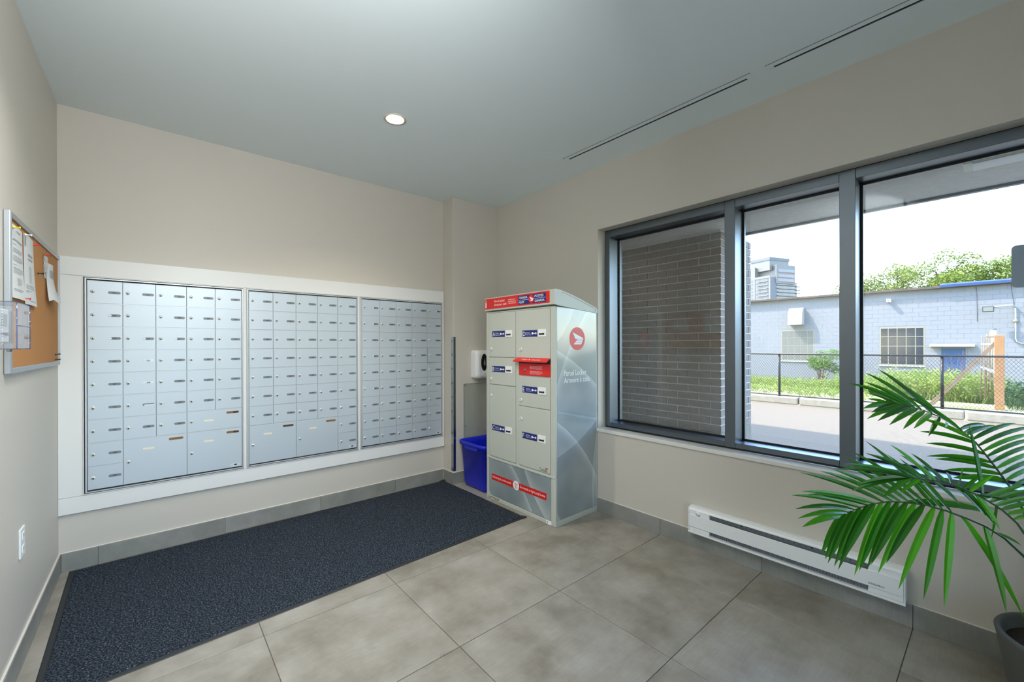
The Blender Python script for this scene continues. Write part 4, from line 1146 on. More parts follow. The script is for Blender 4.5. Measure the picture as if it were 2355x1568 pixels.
# ------------------------------------------------------------------ potted palm
PALM = {"A":[[[2.371,-0.056,0.637],[2.359,-0.012,0.689],[2.345,0.033,0.722],[2.329,0.081,0.742],[2.308,0.132,0.76],[2.284,0.186,0.773],[2.259,0.241,0.775],[2.24,0.291,0.768],[2.224,0.338,0.75],[2.214,0.38,0.722],[2.212,0.415,0.695],[2.218,0.444,0.667]],[[[2.216,0.434,0.676],[2.015,0.528,0.652]],[[2.212,0.416,0.694],[1.981,0.535,0.694]],[[2.213,0.395,0.71],[1.956,0.536,0.739]],[[2.216,0.373,0.726],[2.112,0.593,0.742]],[[2.221,0.349,0.742],[2.151,0.541,0.752]],[[2.226,0.331,0.752],[2.117,0.556,0.768]],[[2.235,0.306,0.762],[2.095,0.558,0.853]],[[2.245,0.279,0.77],[2.144,0.497,0.864]],[[2.253,0.258,0.773],[2.171,0.46,0.874]],[[2.262,0.234,0.775],[2.194,0.424,0.898]],[[2.274,0.207,0.774],[2.167,0.431,0.94]],[[2.284,0.186,0.773],[2.187,0.401,0.959]],[[2.293,0.165,0.768],[2.218,0.361,1.005]],[[2.302,0.146,0.764],[2.274,0.302,0.951]],[[2.312,0.122,0.757],[2.298,0.266,0.937]],[[2.259,0.242,0.775],[2.44,0.008,0.75]],[[2.218,0.444,0.667],[2.083,0.479,0.536]],[[2.214,0.424,0.686],[2.075,0.464,0.525]],[[2.213,0.401,0.705],[2.061,0.452,0.518]],[[2.215,0.378,0.723],[2.061,0.431,0.513]],[[2.22,0.354,0.739],[2.054,0.417,0.508]],[[2.225,0.334,0.751],[2.047,0.407,0.541]],[[2.232,0.313,0.76],[2.073,0.37,0.499]],[[2.241,0.289,0.769],[2.07,0.355,0.524]],[[2.25,0.266,0.772],[2.077,0.334,0.533]],[[2.259,0.241,0.775],[2.074,0.32,0.561]],[[2.269,0.219,0.774],[2.08,0.301,0.533]],[[2.28,0.195,0.773],[2.089,0.279,0.577]],[[2.292,0.167,0.769],[2.106,0.247,0.485]],[[2.302,0.146,0.764],[2.163,0.185,0.453]],[[2.312,0.121,0.756],[2.205,0.134,0.43]],[[2.322,0.097,0.748],[2.409,-0.057,0.398]],[[2.343,0.039,0.725],[2.313,-0.015,0.437]],[[2.352,0.01,0.705],[2.329,-0.049,0.687]]]],"B":[[[2.213,-0.052,0.768],[2.231,-0.038,0.79],[2.229,-0.007,0.825],[2.226,0.025,0.847],[2.219,0.06,0.868],[2.213,0.094,0.881],[2.207,0.129,0.894],[2.199,0.165,0.894],[2.193,0.199,0.893],[2.183,0.237,0.891]],[[[2.183,0.237,0.891],[2.117,0.385,0.815]],[[2.186,0.225,0.892],[2.122,0.372,0.839]],[[2.193,0.196,0.894],[2.232,0.255,0.816]],[[2.187,0.222,0.892],[2.201,0.302,0.792]],[[2.189,0.214,0.892],[2.043,0.431,0.906]],[[2.187,0.223,0.892],[2.084,0.403,0.925]],[[2.193,0.199,0.893],[2.128,0.347,0.972]],[[2.196,0.179,0.894],[2.125,0.333,0.971]],[[2.199,0.165,0.894],[2.173,0.279,1.011]],[[2.201,0.154,0.894],[2.196,0.251,0.971]],[[2.205,0.137,0.894],[2.212,0.223,0.98]],[[2.207,0.127,0.893],[2.233,0.197,0.938]],[[2.209,0.116,0.889],[2.297,0.133,0.912]],[[2.212,0.1,0.883],[2.151,0.086,0.965]],[[2.214,0.087,0.878],[2.187,0.044,0.94]],[[2.217,0.071,0.872],[2.206,0.015,0.946]],[[2.22,0.054,0.864],[2.243,-0.031,0.859]],[[2.223,0.039,0.855],[2.257,-0.055,0.917]],[[2.226,0.024,0.846],[2.263,-0.074,0.906]],[[2.227,0.01,0.837],[2.253,-0.078,0.886]],[[2.229,-0.004,0.827],[2.243,-0.082,0.869]],[[2.23,-0.017,0.814],[2.234,-0.086,0.851]],[[2.23,-0.03,0.8],[2.225,-0.091,0.837]],[[2.21,0.109,0.887],[2.232,0.025,0.784]],[[2.223,0.039,0.855],[2.289,0.075,1.101]],[[2.213,0.094,0.881],[2.232,0.012,0.766]],[[2.219,0.058,0.866],[2.209,0.0,0.761]],[[2.227,0.011,0.838],[2.324,0.021,0.689]],[[2.199,0.165,0.894],[2.205,0.094,0.821]]]],"C":[[[2.469,-0.035,0.839],[2.482,-0.016,0.87],[2.487,0.008,0.914],[2.489,0.036,0.963],[2.489,0.064,1.009],[2.496,0.088,1.034],[2.488,0.124,1.07],[2.476,0.163,1.099],[2.459,0.207,1.121],[2.437,0.254,1.138],[2.404,0.312,1.147]],[[[2.404,0.312,1.147],[2.398,0.383,1.159]],[[2.415,0.293,1.144],[2.384,0.384,1.198]],[[2.426,0.274,1.141],[2.375,0.383,1.189]],[[2.437,0.254,1.138],[2.308,0.431,1.231]],[[2.446,0.235,1.131],[2.351,0.383,1.236]],[[2.454,0.216,1.124],[2.341,0.379,1.277]],[[2.467,0.185,1.11],[2.362,0.341,1.294]],[[2.478,0.154,1.093],[2.39,0.296,1.246]],[[2.493,0.101,1.047],[2.386,0.259,1.185]],[[2.409,0.302,1.145],[2.249,0.373,1.132]],[[2.42,0.283,1.142],[2.267,0.348,1.117]],[[2.43,0.267,1.14],[2.245,0.359,1.091]],[[2.44,0.247,1.135],[2.267,0.329,1.084]],[[2.449,0.228,1.128],[2.293,0.296,1.069]],[[2.458,0.208,1.121],[2.322,0.258,1.053]],[[2.466,0.187,1.111],[2.341,0.228,1.058]],[[2.475,0.164,1.1],[2.37,0.188,1.029]],[[2.482,0.142,1.083],[2.404,0.143,1.064]],[[2.489,0.062,1.004],[2.389,0.214,1.042]],[[2.492,0.075,1.02],[2.405,0.215,1.094]],[[2.489,0.038,0.966],[2.38,0.197,0.998]],[[2.488,0.022,0.937],[2.365,0.193,0.949]],[[2.487,0.01,0.917],[2.375,0.172,0.94]],[[2.485,-0.001,0.897],[2.387,0.149,0.897]],[[2.483,-0.013,0.877],[2.398,0.125,0.87]],[[2.491,0.108,1.054],[2.65,0.038,1.061]],[[2.494,0.096,1.042],[2.659,0.02,1.049]],[[2.496,0.088,1.034],[2.666,0.009,1.059]],[[2.492,0.073,1.018],[2.705,-0.044,1.073]],[[2.489,0.057,0.997],[2.742,-0.093,1.06]],[[2.489,0.045,0.977],[2.732,-0.098,1.035]],[[2.489,0.034,0.959],[2.722,-0.1,1.015]],[[2.488,0.022,0.938],[2.71,-0.102,0.993]],[[2.487,0.01,0.917],[2.698,-0.105,0.967]],[[2.485,-0.001,0.897],[2.686,-0.107,0.94]],[[2.483,-0.013,0.877],[2.672,-0.109,0.915]],[[2.475,-0.026,0.854],[2.651,-0.111,0.883]]]]}

pl = thing('potted_palm', (2.500, -0.190, 0.0), 'green feather-leaved palm in a round grey pot by the window', 'potted plant')
t = MB()
t.lathe([(0.0, 0.0), (0.150, 0.0), (0.158, 0.008), (0.205, 0.300), (0.208, 0.312), (0.204, 0.318), (0.194, 0.318), (0.188, 0.308), (0.176, 0.255), (0.0, 0.255)], (2.500, -0.190, 0.0), 'pot', 48)
t.build('pot', pl)
t = MB(); t.lathe([(0.181, 0.272), (0.10, 0.282), (0.0, 0.279)], (2.500, -0.190, 0.0), 'soil', 32); t.build('soil', pl)

def leaflet(parent, b, p, wd, nrm, droop):
    """one pointed leaflet from its root b to its tip p, folded slightly along the midrib"""
    b, p = Vector(b), Vector(p); d = p - b; Ln = d.length
    wv = d.cross(nrm).normalized(); nn = wv.cross(d).normalized()
    if nn.dot(nrm) < 0: nn = -nn
    K = 7; vs = []
    prof = [0.42, 0.90, 1.0, 1.0, 0.95, 0.80, 0.50, 0.03]
    for k in range(K + 1):
        u = k / K
        c = b + d * u + Vector((0, 0, 1)) * (droop * 4 * u * (1 - u)) * Ln
        h = wd * 0.5 * prof[k]
        vs += [c - wv * h + nn * h * 0.40, c, c + wv * h + nn * h * 0.40]
    fs = []
    for k in range(K):
        o = 3 * k; fs += [(o, o + 1, o + 4, o + 3), (o + 1, o + 2, o + 5, o + 4)]
    t = MB(); t.add(vs, fs, 'leaf')
    return t.build('leaflet', parent, b)

def frond(stem_pts, leaves, wd, nrm, rb=0.0062, rtip=0.0016, droop=0.05):
    t = MB(); n = len(stem_pts)
    t.tube(stem_pts, [rb + (rtip - rb) * k / (n - 1) for k in range(n)], 'stem', 6)
    f = t.build('frond', pl, stem_pts[0])
    for i, (b, p) in enumerate(leaves):
        Ln = (Vector(p) - Vector(b)).length
        leaflet(f, b, p, min(wd * (1.0 if Vector(p).z < Vector(b).z else 0.74), max(0.012, Ln * 0.16)), Vector(nrm), droop)
    return f
def curve(a, b, c, n=7):
    a, b, c = Vector(a), Vector(b), Vector(c)
    return [a * (1 - u) ** 2 + b * 2 * u * (1 - u) + c * u * u for u in [k / n for k in range(n)]]
random.seed(11)
for key, root, mid, wd in (('A', (2.470, -0.150, 0.27), (2.450, -0.130, 0.52), 0.026), ('B', (2.460, -0.200, 0.27), (2.380, -0.170, 0.55), 0.021), ('C', (2.510, -0.170, 0.27), (2.480, -0.120, 0.60), 0.023)):
    R_, Lv = PALM[key]
    frond(curve(root, mid, R_[0]) + [Vector(q) for q in R_], [(b, p) for b, p in Lv], wd, {'A': (-0.62, -0.55, 0.56), 'B': (-0.62, -0.55, 0.56), 'C': (-0.75, -0.62, 0.2)}[key])
# the fronds on the far side of the pot
def side_frond(az, length, rise):
    d = Vector((math.cos(az), math.sin(az), 0)); pts = []
    for k in range(15):
        u = k / 14
        pts.append(Vector((2.50, -0.19, 0.27)) + d * (0.02 + length * u ** 1.15) + Vector((0, 0, rise * (1.9 * u - 1.05 * u * u))))
    sd = d.cross(Vector((0, 0, 1))); lv = []
    for k in range(4, 15):
        u = k / 14; tn = (pts[min(k + 1, 14)] - pts[k - 1]).normalized()
        for s_ in (-1, 1):
            q = pts[k] + (sd * s_ * 0.75 + tn * 0.55 + Vector((0, 0, -0.15))) * (0.27 * (1 - 0.45 * abs(u - 0.55)))
            if q.x < 2.80: lv.append((pts[k], q))
    frond(pts, lv, 0.032, (0, 0, 1), droop=0.07)
for az, ln_, rs in ((-1.75, 0.50, 0.72), (-2.35, 0.55, 0.62), (-1.30, 0.35, 0.88), (-2.95, 0.42, 0.95)): side_frond(az, ln_, rs)
# ------------------------------------------------------------------ outside: brick pier
random.seed(5)
pr = thing('brick_pier', (4.05, 2.6, -0.33), 'dark grey brick pier under the soffit just outside the window', 'brick pier')
PX0, PX1, PY0, PY1 = 3.750, 4.420, 1.580, 4.70
bh, bl, jt = 0.0680, 0.2040, 0.0105
zb0 = 0.628
t = MB(); t.box(PX0 + 0.008, PX1 - 0.008, PY0 + 0.008, PY1, zb0, 2.41, 'mortar'); t.build('mortar', pr)
t = MB(); t.bbox(PX0 - 0.004, PX1 + 0.004, PY0 - 0.004, PY1, -0.33, zb0, 'concrete', 0.01, 1); t.build('plinth', pr)
bsrc = {}
def brick(x0, x1, y0, y1, z0, z1):
    key = (round(x1 - x0, 3), round(y1 - y0, 3), round(z1 - z0, 3), random.randrange(2))
    if key not in bsrc:
        t = MB(); t.box(x0, x1, y0, y1, z0, z1, 'brick')
        t.v = [(a + random.uniform(-.0012, .0012), b + random.uniform(-.0012, .0012), c_ + random.uniform(-.0012, .0012)) for a, b, c_ in t.v]
        bsrc[key] = t.build('brick', pr, (x0, y0, z0))
    else:
        copy_of(bsrc[key], pr, Vector((x0, y0, z0)) - pr.location)
nrow = int((2.41 - zb0) / bh) + 1
yend = 2.98
for r in range(nrow):
    z0 = zb0 + 0.003 + r * bh; z1 = min(z0 + bh - jt, 2.409)
    if z1 - z0 < 0.012: continue
    j = random.uniform(-0.0015, 0.0015)
    y = PY0; first = (0.090 if r % 2 else bl - jt)
    x_in = PX0 + 0.090
    y1 = y + first
    brick(PX0 + j, x_in + (bl - jt - 0.09 if r % 2 else 0), y, y1, z0, z1)          # corner brick
    y = y1 + jt
    while y < yend:
        brick(PX0 + j + random.uniform(-.001, .001), x_in, y, min(y + bl - jt, PY1), z0, z1); y += bl
    x = PX0 + (bl if r % 2 else 0.090 + jt)                                           # end face
    while x < PX1 - 0.02:
        x1 = min(x + bl - jt, PX1)
        brick(x, x1, PY0 + j, PY0 + 0.09, z0, z1); x += bl
t = MB()                                                                               # the bricks beyond the part the window shows
for r in range(nrow):
    z0 = zb0 + 0.003 + r * bh; z1 = min(z0 + bh - jt, 2.409)
    if z1 - z0 < 0.012: continue
    y = yend + 0.22 + (0 if r % 2 else 0.1)
    while y < PY1: t.box(PX0, PX0 + 0.09, y, min(y + bl - jt, PY1), z0, z1, 'brick'); y += bl
o = t.build('hidden_brickwork', pr); o['kind'] = 'stuff'

sl_ = thing('soffit_light', (3.36, -0.55, 2.36), 'long white strip light under the soffit outside the window', 'strip light')
t = MB(); t.bbox(3.278, 3.440, -1.20, 0.130, 2.358, 2.4095, 'lightwhite', 0.004, 1); t.build('housing', sl_)
t = MB(); t.bbox(3.290, 3.428, -1.18, 0.095, 2.352, 2.359, 'white', 0.002, 1); t.build('diffuser', sl_)

# ------------------------------------------------------------------ ground, kerb, fence
GZ = -0.330
t = MB()
t.add([(XO - 8, -30, GZ), (13.96, -30, GZ), (13.96, 40, GZ), (XO - 8, 40, GZ)], [(0, 1, 2, 3)], 'asphalt')
road = struct(t.build('road'))
t = MB()                                                # unseen pale ground, added to bounce light in through the rear door
t.box(XL - 9.0, 2.60, -16.0, YR - 0.06, GZ, -0.02, 'paving'); struct(t.build('pavement'))
t = MB()
t.add([(14.26, -30, -0.125), (16.5, -30, -0.17), (21, -30, -0.55), (26.5, -30, -0.82), (14.26, 40, -0.125), (16.5, 40, -0.17), (21, 40, -0.55), (26.5, 40, -0.82), (300, -200, -0.85), (300, 300, -0.85)],
      [(0, 1, 5, 4), (1, 2, 6, 5), (2, 3, 7, 6), (3, 8, 9, 7)], 'earth')
struct(t.build('ground'))
kb = thing('curb_wall', (14.1, 1.0, GZ), 'pale concrete block curb along the far side of the road', 'curb')
ks = None
yj = [16.66, 13.43, 10.20, 6.97, 3.74, 0.51, -2.72, -5.95, -9.18]
for a, b in zip(yj, yj[1:]):
    if ks is None:
        t = MB(); t.bbox(13.95, 14.27, b + 0.015, a - 0.015, GZ, -0.120, 'concrete', 0.03, 2); ks = t.build('curb_block', kb, (14.1, b, GZ))
    else: copy_of(ks, kb, Vector((14.1, b, GZ)) - kb.location)

fc = thing('chain_link_fence', (14.1, 1.0, -0.12), 'black chain link fence standing on the concrete curb', 'fence')
fx, fz0, fz1 = 14.10, -0.090, 1.125
fy = [11.02, 7.64, 4.26, 0.885, -2.49, -5.87]
psrc = None
for y in fy:
    if psrc is None:
        t = MB(); t.tube([(fx, y, -0.122), (fx, y, fz1 - 0.01)], 0.032, 'fence', 10); t.lathe([(0.036, 0), (0.030, 0.02), (0, 0.03)], (fx, y, fz1 - 0.012), 'fence', 10); psrc = t.build('post', fc, (fx, y, -0.122))
    else: copy_of(psrc, fc, Vector((fx, y, -0.122)) - fc.location)
for nm, z in (('top_rail', fz1), ('bottom_rail', fz0)):
    t = MB(); t.tube([(fx - 0.03, -7, z), (fx - 0.03, 12, z)], 0.022 if z > 0 else 0.016, 'fence', 8); t.build(nm, fc)
t = MB()
pit = 0.066; hgt = fz1 + 0.02 - fz0
for k in range(-25, 240):
    for s_ in (-1, 1):
        y0 = -6 + k * pit; y1 = y0 + s_ * hgt * 0.72
        ya, yb = Vector((fx - 0.055, y0, fz0)), Vector((fx - 0.055, y1, fz1 + 0.02))
        if not (-7 < y0 < 9): continue
        t.tube([ya, yb], 0.0030, 'fence', 3, cap=False)
o = t.build('wire_mesh', fc); o['kind'] = 'stuff'

# ------------------------------------------------------------------ painted block building across the road
FXB = 26.40; BY0, BY1, BZ0, BZ1 = -14.0, 22.0, -0.90, 3.860
bd = thing('block_building', (FXB + 3, 4.0, BZ0), 'low white painted concrete block building behind the fence', 'building')
OPEN = [(6.350, 7.880, 0.530, 2.185), (2.200, 3.750, 0.430, 2.205), (0.915, 1.725, -0.90, 1.256)]
t = MB()
t.box(FXB + 0.0055, FXB + 6.0, BY0, BY1, BZ0, BZ1, 'block'); t.build('wall', bd)
random.seed(9)
hid = MB(); wsrc = {}; nb = 0
for r in range(24):
    z0 = BZ0 + r * 0.2 - 0.04; z1 = min(z0 + 0.1962, BZ1 - 0.005)
    if z1 - z0 < 0.03: continue
    y = -4.0 + (0.2 if r % 2 else 0.0)
    while y < 11.0:
        segs = [(y, y + 0.3962)]
        for (a, b, c_, d_) in OPEN:
            if z1 > c_ + 0.02 and z0 < d_ - 0.02:
                ns = []
                for (p, q) in segs:
                    if q <= a or p >= b: ns.append((p, q)); continue
                    if p < a: ns.append((p, a))
                    if q > b: ns.append((b, q))
                segs = ns
        for (p, q) in segs:
            if q - p < 0.03: continue
            if -0.75 < y < 4.6 and z0 > -0.15 and nb < 299:
                key = (round(q - p, 2), round(z1 - z0, 2)); nb += 1
                if key not in wsrc:
                    m_ = MB(); m_.bbox(FXB, FXB + 0.02, p, q, z0, z1, 'block', 0.003, 1); wsrc[key] = m_.build('wall_block', bd, (FXB, p, z0))
                else: copy_of(wsrc[key], bd, Vector((FXB + random.uniform(-0.003, 0.002), p, z0)) - bd.location)
            else:
                dx = random.uniform(-0.003, 0.002)
                hid.box(FXB + dx, FXB + 0.02, p, q, z0, z1, 'block')
        y += 0.4
o = hid.build('far_blocks', bd); o['kind'] = 'stuff'
t = MB(); t.prism([(FXB - 0.24, BY0, 3.860), (FXB - 0.24, BY0, 3.955), (FXB + 0.1, BY0, 3.990), (FXB + 6.0, BY0, 4.05), (FXB + 6.0, BY0, 3.860)], (0, BY1 - BY0, 0), 'roofedge'); t.build('roof', bd)
t = MB(); pts = [(FXB - 0.27, -8.0, 3.88), (FXB - 0.28, -8.0, 3.99), (FXB - 0.10, -8.0, 4.06), (FXB + 1.5, -8.0, 4.11), (FXB + 1.5, -8.0, 4.02), (FXB - 0.1, -8.0, 3.96)]
t.prism(pts, (0, 9.72, 0), 'tarp'); t.build('tarp', bd)
def bwin(y0, y1, z0, z1, pm):
    wn = bpy.data.objects.new('window', None); wn.parent = bd; wn.location = Vector((FXB, (y0 + y1) / 2, z0)) - bd.location; COL.objects.link(wn)
    t = MB()
    for q in ((y0, y0 + 0.05, z0, z1), (y1 - 0.05, y1, z0, z1), (y0 + 0.05, y1 - 0.05, z0, z0 + 0.05), (y0 + 0.05, y1 - 0.05, z1 - 0.06, z1)): t.box(FXB - 0.004, FXB + 0.007, q[0], q[1], q[2], q[3], 'cream')
    for k in range(1, 5): y = y0 + (y1 - y0) * k / 5; t.box(FXB - 0.002, FXB + 0.0065, y - 0.013, y + 0.013, z0 + 0.05, z1 - 0.06, 'cream')
    for k in range(1, 4): z = z0 + (z1 - z0) * k / 4; t.box(FXB - 0.0015, FXB + 0.0065, y0 + 0.05, y1 - 0.05, z - 0.013, z + 0.013, 'cream')
    t.build('frame', wn)
    src = None
    for a in range(5):
        for b in range(4):
            p0, p1 = y0 + (y1 - y0) * a / 5 + 0.018, y0 + (y1 - y0) * (a + 1) / 5 - 0.018; q0 = z0 + (z1 - z0) * b / 4 + 0.018
            if src is None:
                t = MB(); t.box(FXB + 0.003, FXB + 0.0070, p0, p1, q0, q0 + (z1 - z0) / 4 - 0.036, pm); src = t.build('pane', wn, (FXB, p0, q0))
            else: copy_of(src, wn, Vector((FXB, p0, q0)) - world_loc(wn))
    t = MB(); t.box(FXB - 0.05, FXB + 0.01, y0 - 0.04, y1 + 0.04, z0 - 0.06, z0 - 0.002, 'extwhite'); t.build('sill', wn)
bwin(6.350, 7.880, 0.530, 2.185, 'paneL'); bwin(2.200, 3.750, 0.430, 2.205, 'paneD')
t = MB(); t.box(FXB - 0.005, FXB + 0.0070, 0.956, 1.684, -0.86, 1.225, 'doorblue'); dd = t.build('door', bd)
t = MB()
for q in ((0.915, 0.955, -0.86, 1.256), (1.685, 1.725, -0.86, 1.256), (0.955, 1.685, 1.226, 1.256)): t.box(FXB - 0.012, FXB + 0.0070, q[0], q[1], q[2], q[3], 'block')
t.build('door_frame', dd)
t = MB(); t.prism([(FXB + 0.01, 0.68, 1.40), (FXB - 0.33, 0.68, 1.355), (FXB - 0.33, 0.68, 1.30), (FXB + 0.01, 0.68, 1.31)], (0, 1.36, 0), 'extwhite'); t.build('door_hood', bd)
vh = thing('vent_hood', (FXB, 7.12, 2.47), 'white sheet metal vent hood high on the block wall', 'vent hood')
t = MB(); prof = [(FXB + 0.005, 2.47), (FXB - 0.42, 2.47), (FXB - 0.42, 2.86)] + [(FXB - 0.42 + 0.42 * (1 - math.cos(q)), 2.86 + 0.52 * math.sin(q)) for q in [math.radians(a) for a in (15, 30, 45, 60, 75, 90)]]
t.prism([(x, 6.80, z) for x, z in prof], (0, 0.66, 0), 'extwhite'); t.build('shell', vh)
t = MB(); t.box(FXB - 0.424, FXB - 0.40, 6.79, 7.47, 2.46, 2.50, 'extwhite'); t.box(FXB - 0.424, FXB, 6.79, 6.81, 2.46, 2.50, 'extwhite'); t.build('flange', vh)
sc_ = thing('roof_scupper', (FXB, 3.40, 3.38), 'small white drain box near the top of the block wall', 'scupper')
t = MB(); t.bbox(FXB - 0.26, FXB + 0.005, 3.33, 3.47, 3.39, 3.53, 'white', 0.006, 1); t.build('box', sc_)
t = MB(); t.box(FXB - 0.262, FXB - 0.258, 3.345, 3.455, 3.405, 3.515, 'block'); t.build('outlet', sc_)
wl = thing('wall_lamp', (FXB, 0.31, 2.72), 'brown box floodlight on a white arm on the block wall', 'wall lamp')
t = MB(); t.bbox(FXB - 0.62, FXB - 0.42, 0.150, 0.475, 2.715, 2.935, 'lampbrown', 0.01, 1); hh = t.build('housing', wl)
t = MB(); t.box(FXB - 0.626, FXB - 0.619, 0.180, 0.445, 2.745, 2.905, 'lampglass'); t.build('lens', hh)
t = MB(); t.tube([(FXB - 0.50, 0.16, 2.90), (FXB - 0.40, -0.15, 2.945), (FXB - 0.20, -0.33, 2.955), (FXB - 0.05, -0.40, 2.90)], 0.035, 'extwhite', 8); t.build('arm', wl)
cd = thing('conduit_pipe', (FXB, -0.41, 1.4), 'white electrical conduit running down the block wall with a junction box', 'conduit')
t = MB(); t.tube([(FXB - 0.05, -0.40, 2.92), (FXB - 0.05, -0.41, 2.75), (FXB - 0.05, -0.41, 1.62), (FXB - 0.05, -0.44, 1.50), (FXB - 0.05, -0.55, 1.43), (FXB - 0.05, -1.6, 1.42)], 0.022, 'extwhite', 8); t.build('pipe', cd)
t = MB(); t.lathe([(0.0, 0.0), (0.075, 0.0), (0.075, 0.05), (0.0, 0.055)], (FXB - 0.02, -0.41, 2.33), 'cream', 8, (-1, 0, 0)); t.build('junction_box', cd)
for y0, y1, z1, lb in ((0.655, 0.63, 2.35, 'thin dark cable hanging down the block wall beside the floodlight'), (-0.30, -0.36, 2.95, 'thin dark cable hanging down behind the floodlight arm')):
    t = MB(); t.tube([(FXB - 0.012, y0, 3.86), (FXB - 0.012, y0 - 0.02, 3.5), (FXB - 0.012, y1, 3.1), (FXB - 0.012, y1 - 0.01, z1)], 0.006, 'lampbrown', 5)
    o = t.build('wall_cable'); o['label'] = lb; o['category'] = 'cable'

wp = thing('timber_post', (15.0, 0.01, -0.14), 'tall raw timber post with a long diagonal brace behind the fence', 'timber post')
t = MB(); t.bbox(14.93, 15.08, -0.070, 0.086, -0.16, 1.610, 'wood', 0.006, 1); t.build('post', wp)
t = MB(); t.prism([(15.0, 1.22, -0.16), (15.0, 1.10, -0.16), (15.0, 0.087, 1.33), (15.0, 0.087, 1.46)], (0.04, 0, 0), 'woodgrey'); t.build('brace', wp)
rk = thing('cane_rack', (16.2, 0.28, -0.2), 'leaning bundle of canes and pale slats behind the timber post', 'cane rack')
random.seed(2)
for k, (y, z1) in enumerate(((0.30, 1.62), (0.215, 1.66), (0.165, 1.72), (0.27, 1.45), (0.24, 1.30), (0.12, 1.50), (0.185, 1.35))):
    t = MB(); t.tube([(16.2 + 0.05 * k, y + 0.03 * random.uniform(-1, 1), 0.0), (16.2 + 0.05 * k, y, z1)], 0.012 + 0.004 * (k % 2), 'bamboo' if k % 3 else 'woodgrey', 6); t.build('cane', rk)
for z, a, b in ((1.385, 0.32, 0.14), (0.80, 0.33, 0.08), (0.58, 0.26, 0.08), (1.56, 0.23, 0.09)):
    t = MB(); t.prism([(16.15, a, z + 0.04), (16.15, a, z), (16.15, b, z - 0.16 if z < 1 else z), (16.15, b, z - (0.06 if z < 1 else -0.04))], (0.02, 0, 0), 'extwhite' if z > 0.7 and z < 1.5 else 'woodgrey'); t.build('slat', rk)
sp = thing('white_pipe', (17.5, 0.08, -0.3), 'white pipe standing behind the timber post', 'pipe')
t = MB(); t.tube([(17.5, 0.115, -0.30), (17.5, 0.115, 1.80)], 0.055, 'extwhite', 12); t.build('pipe', sp)
t = MB(); t.lathe([(0.06, 0), (0.06, 0.03), (0.0, 0.035)], (17.5, 0.115, 1.795), 'tw_grey', 12); t.build('cap', sp)

# ------------------------------------------------------------------ plants outside
def leaf_cloud(t, centres, n, size, m, flat=0.0):
    """n small leaf quads scattered through a set of ellipsoid clumps"""
    tot = sum(c[3] * c[3] for c in centres)
    for c in centres:
        k = int(n * c[3] * c[3] / tot)
        for _ in range(k):
            while True:
                q = Vector((random.uniform(-1, 1), random.uniform(-1, 1), random.uniform(-1, 1)))
                if 0.25 < q.length < 1.0: break
            p = Vector(c[:3]) + Vector((q.x * c[3], q.y * c[3], q.z * c[3] * 0.75))
            a = Vector((random.gauss(0, 1), random.gauss(0, 1), random.gauss(0, 0.6))).normalized()
            b = a.cross(Vector((random.gauss(0, 1), random.gauss(0, 1), random.gauss(0, 1)))).normalized()
            s_ = size * random.uniform(0.6, 1.3)
            t.add([p - a * s_, p + b * s_ * 0.45, p + a * s_, p - b * s_ * 0.45], [(0, 1, 2, 3)], m)
def tree(x, y, zt, wd, label, seed, base=-0.85):
    random.seed(seed)
    tr = thing('tree', (x, y, base), label, 'tree', 'trees behind the block building')
    t = MB(); t.tube([(x, y, base), (x + 0.1, y, 2.0), (x, y + 0.1, zt * 0.6)], [0.22, 0.18, 0.10], 'bark', 8); t.build('trunk', tr)
    br = MB(); cl = []
    for k in range(28):
        az = random.uniform(0, 6.28); rr = random.uniform(0.25, 1.0) * wd; zz = random.uniform(zt * 0.50, zt - 0.6) - 0.25 * rr
        e = Vector((x + math.cos(az) * rr, y + math.sin(az) * rr, zz))
        br.tube([(x, y, zt * 0.45), (x + math.cos(az) * rr * 0.5, y + math.sin(az) * rr * 0.5, zz - 0.35), e], [0.07, 0.04, 0.015], 'bark', 5)
        cl.append((e.x, e.y, e.z, random.uniform(0.5, 0.85)))
    cl.append((x, y, zt - 0.7, 0.8))
    br.build('branches', tr)
    t = MB(); leaf_cloud(t, cl, 9500, 0.075, 'tleaf'); o = t.build('foliage', tr); o['kind'] = 'stuff'
tree(37.5, 6.4, 6.1, 1.3, 'low light green tree nearest the window post behind the block building', 21)
tree(38.0, 4.5, 7.0, 1.6, 'rounded light green tree rising over the bare roof edge', 22)
tree(37.0, 2.1, 7.4, 1.7, 'tallest light green tree where the blue tarp begins', 23)
tree(38.5, -0.3, 6.9, 1.6, 'light green tree behind the blue tarp', 24)
tree(37.5, -2.7, 7.3, 1.7, 'light green tree half hidden by the dark sign', 25)

random.seed(31)
sh = thing('shrub', (25.2, 5.9, -0.75), 'bushy green shrub growing against the block wall under the vent hood', 'shrub')
t = MB(); cl = []
for k in range(13):
    a = random.uniform(0, 6.28); rr = random.uniform(0.1, 0.75); z = random.uniform(0.1, 0.95)
    cl.append((25.2 + math.cos(a) * rr * 0.6, 5.75 + math.sin(a) * rr, z, random.uniform(0.22, 0.36)))
    t.tube([(25.2, 5.8, -0.78), (25.2 + math.cos(a) * rr * 0.3, 5.8 + math.sin(a) * rr * 0.5, z * 0.4), cl[-1][:3]], [0.018, 0.012, 0.004], 'twig', 5)
t.build('branches', sh)
t = MB(); leaf_cloud(t, cl, 3200, 0.045, 'shrub'); o = t.build('foliage', sh); o['kind'] = 'stuff'
db = thing('dry_bush', (19.5, 1.0, -0.45), 'dry brown twiggy bush in front of the blue door', 'bush')
t = MB()
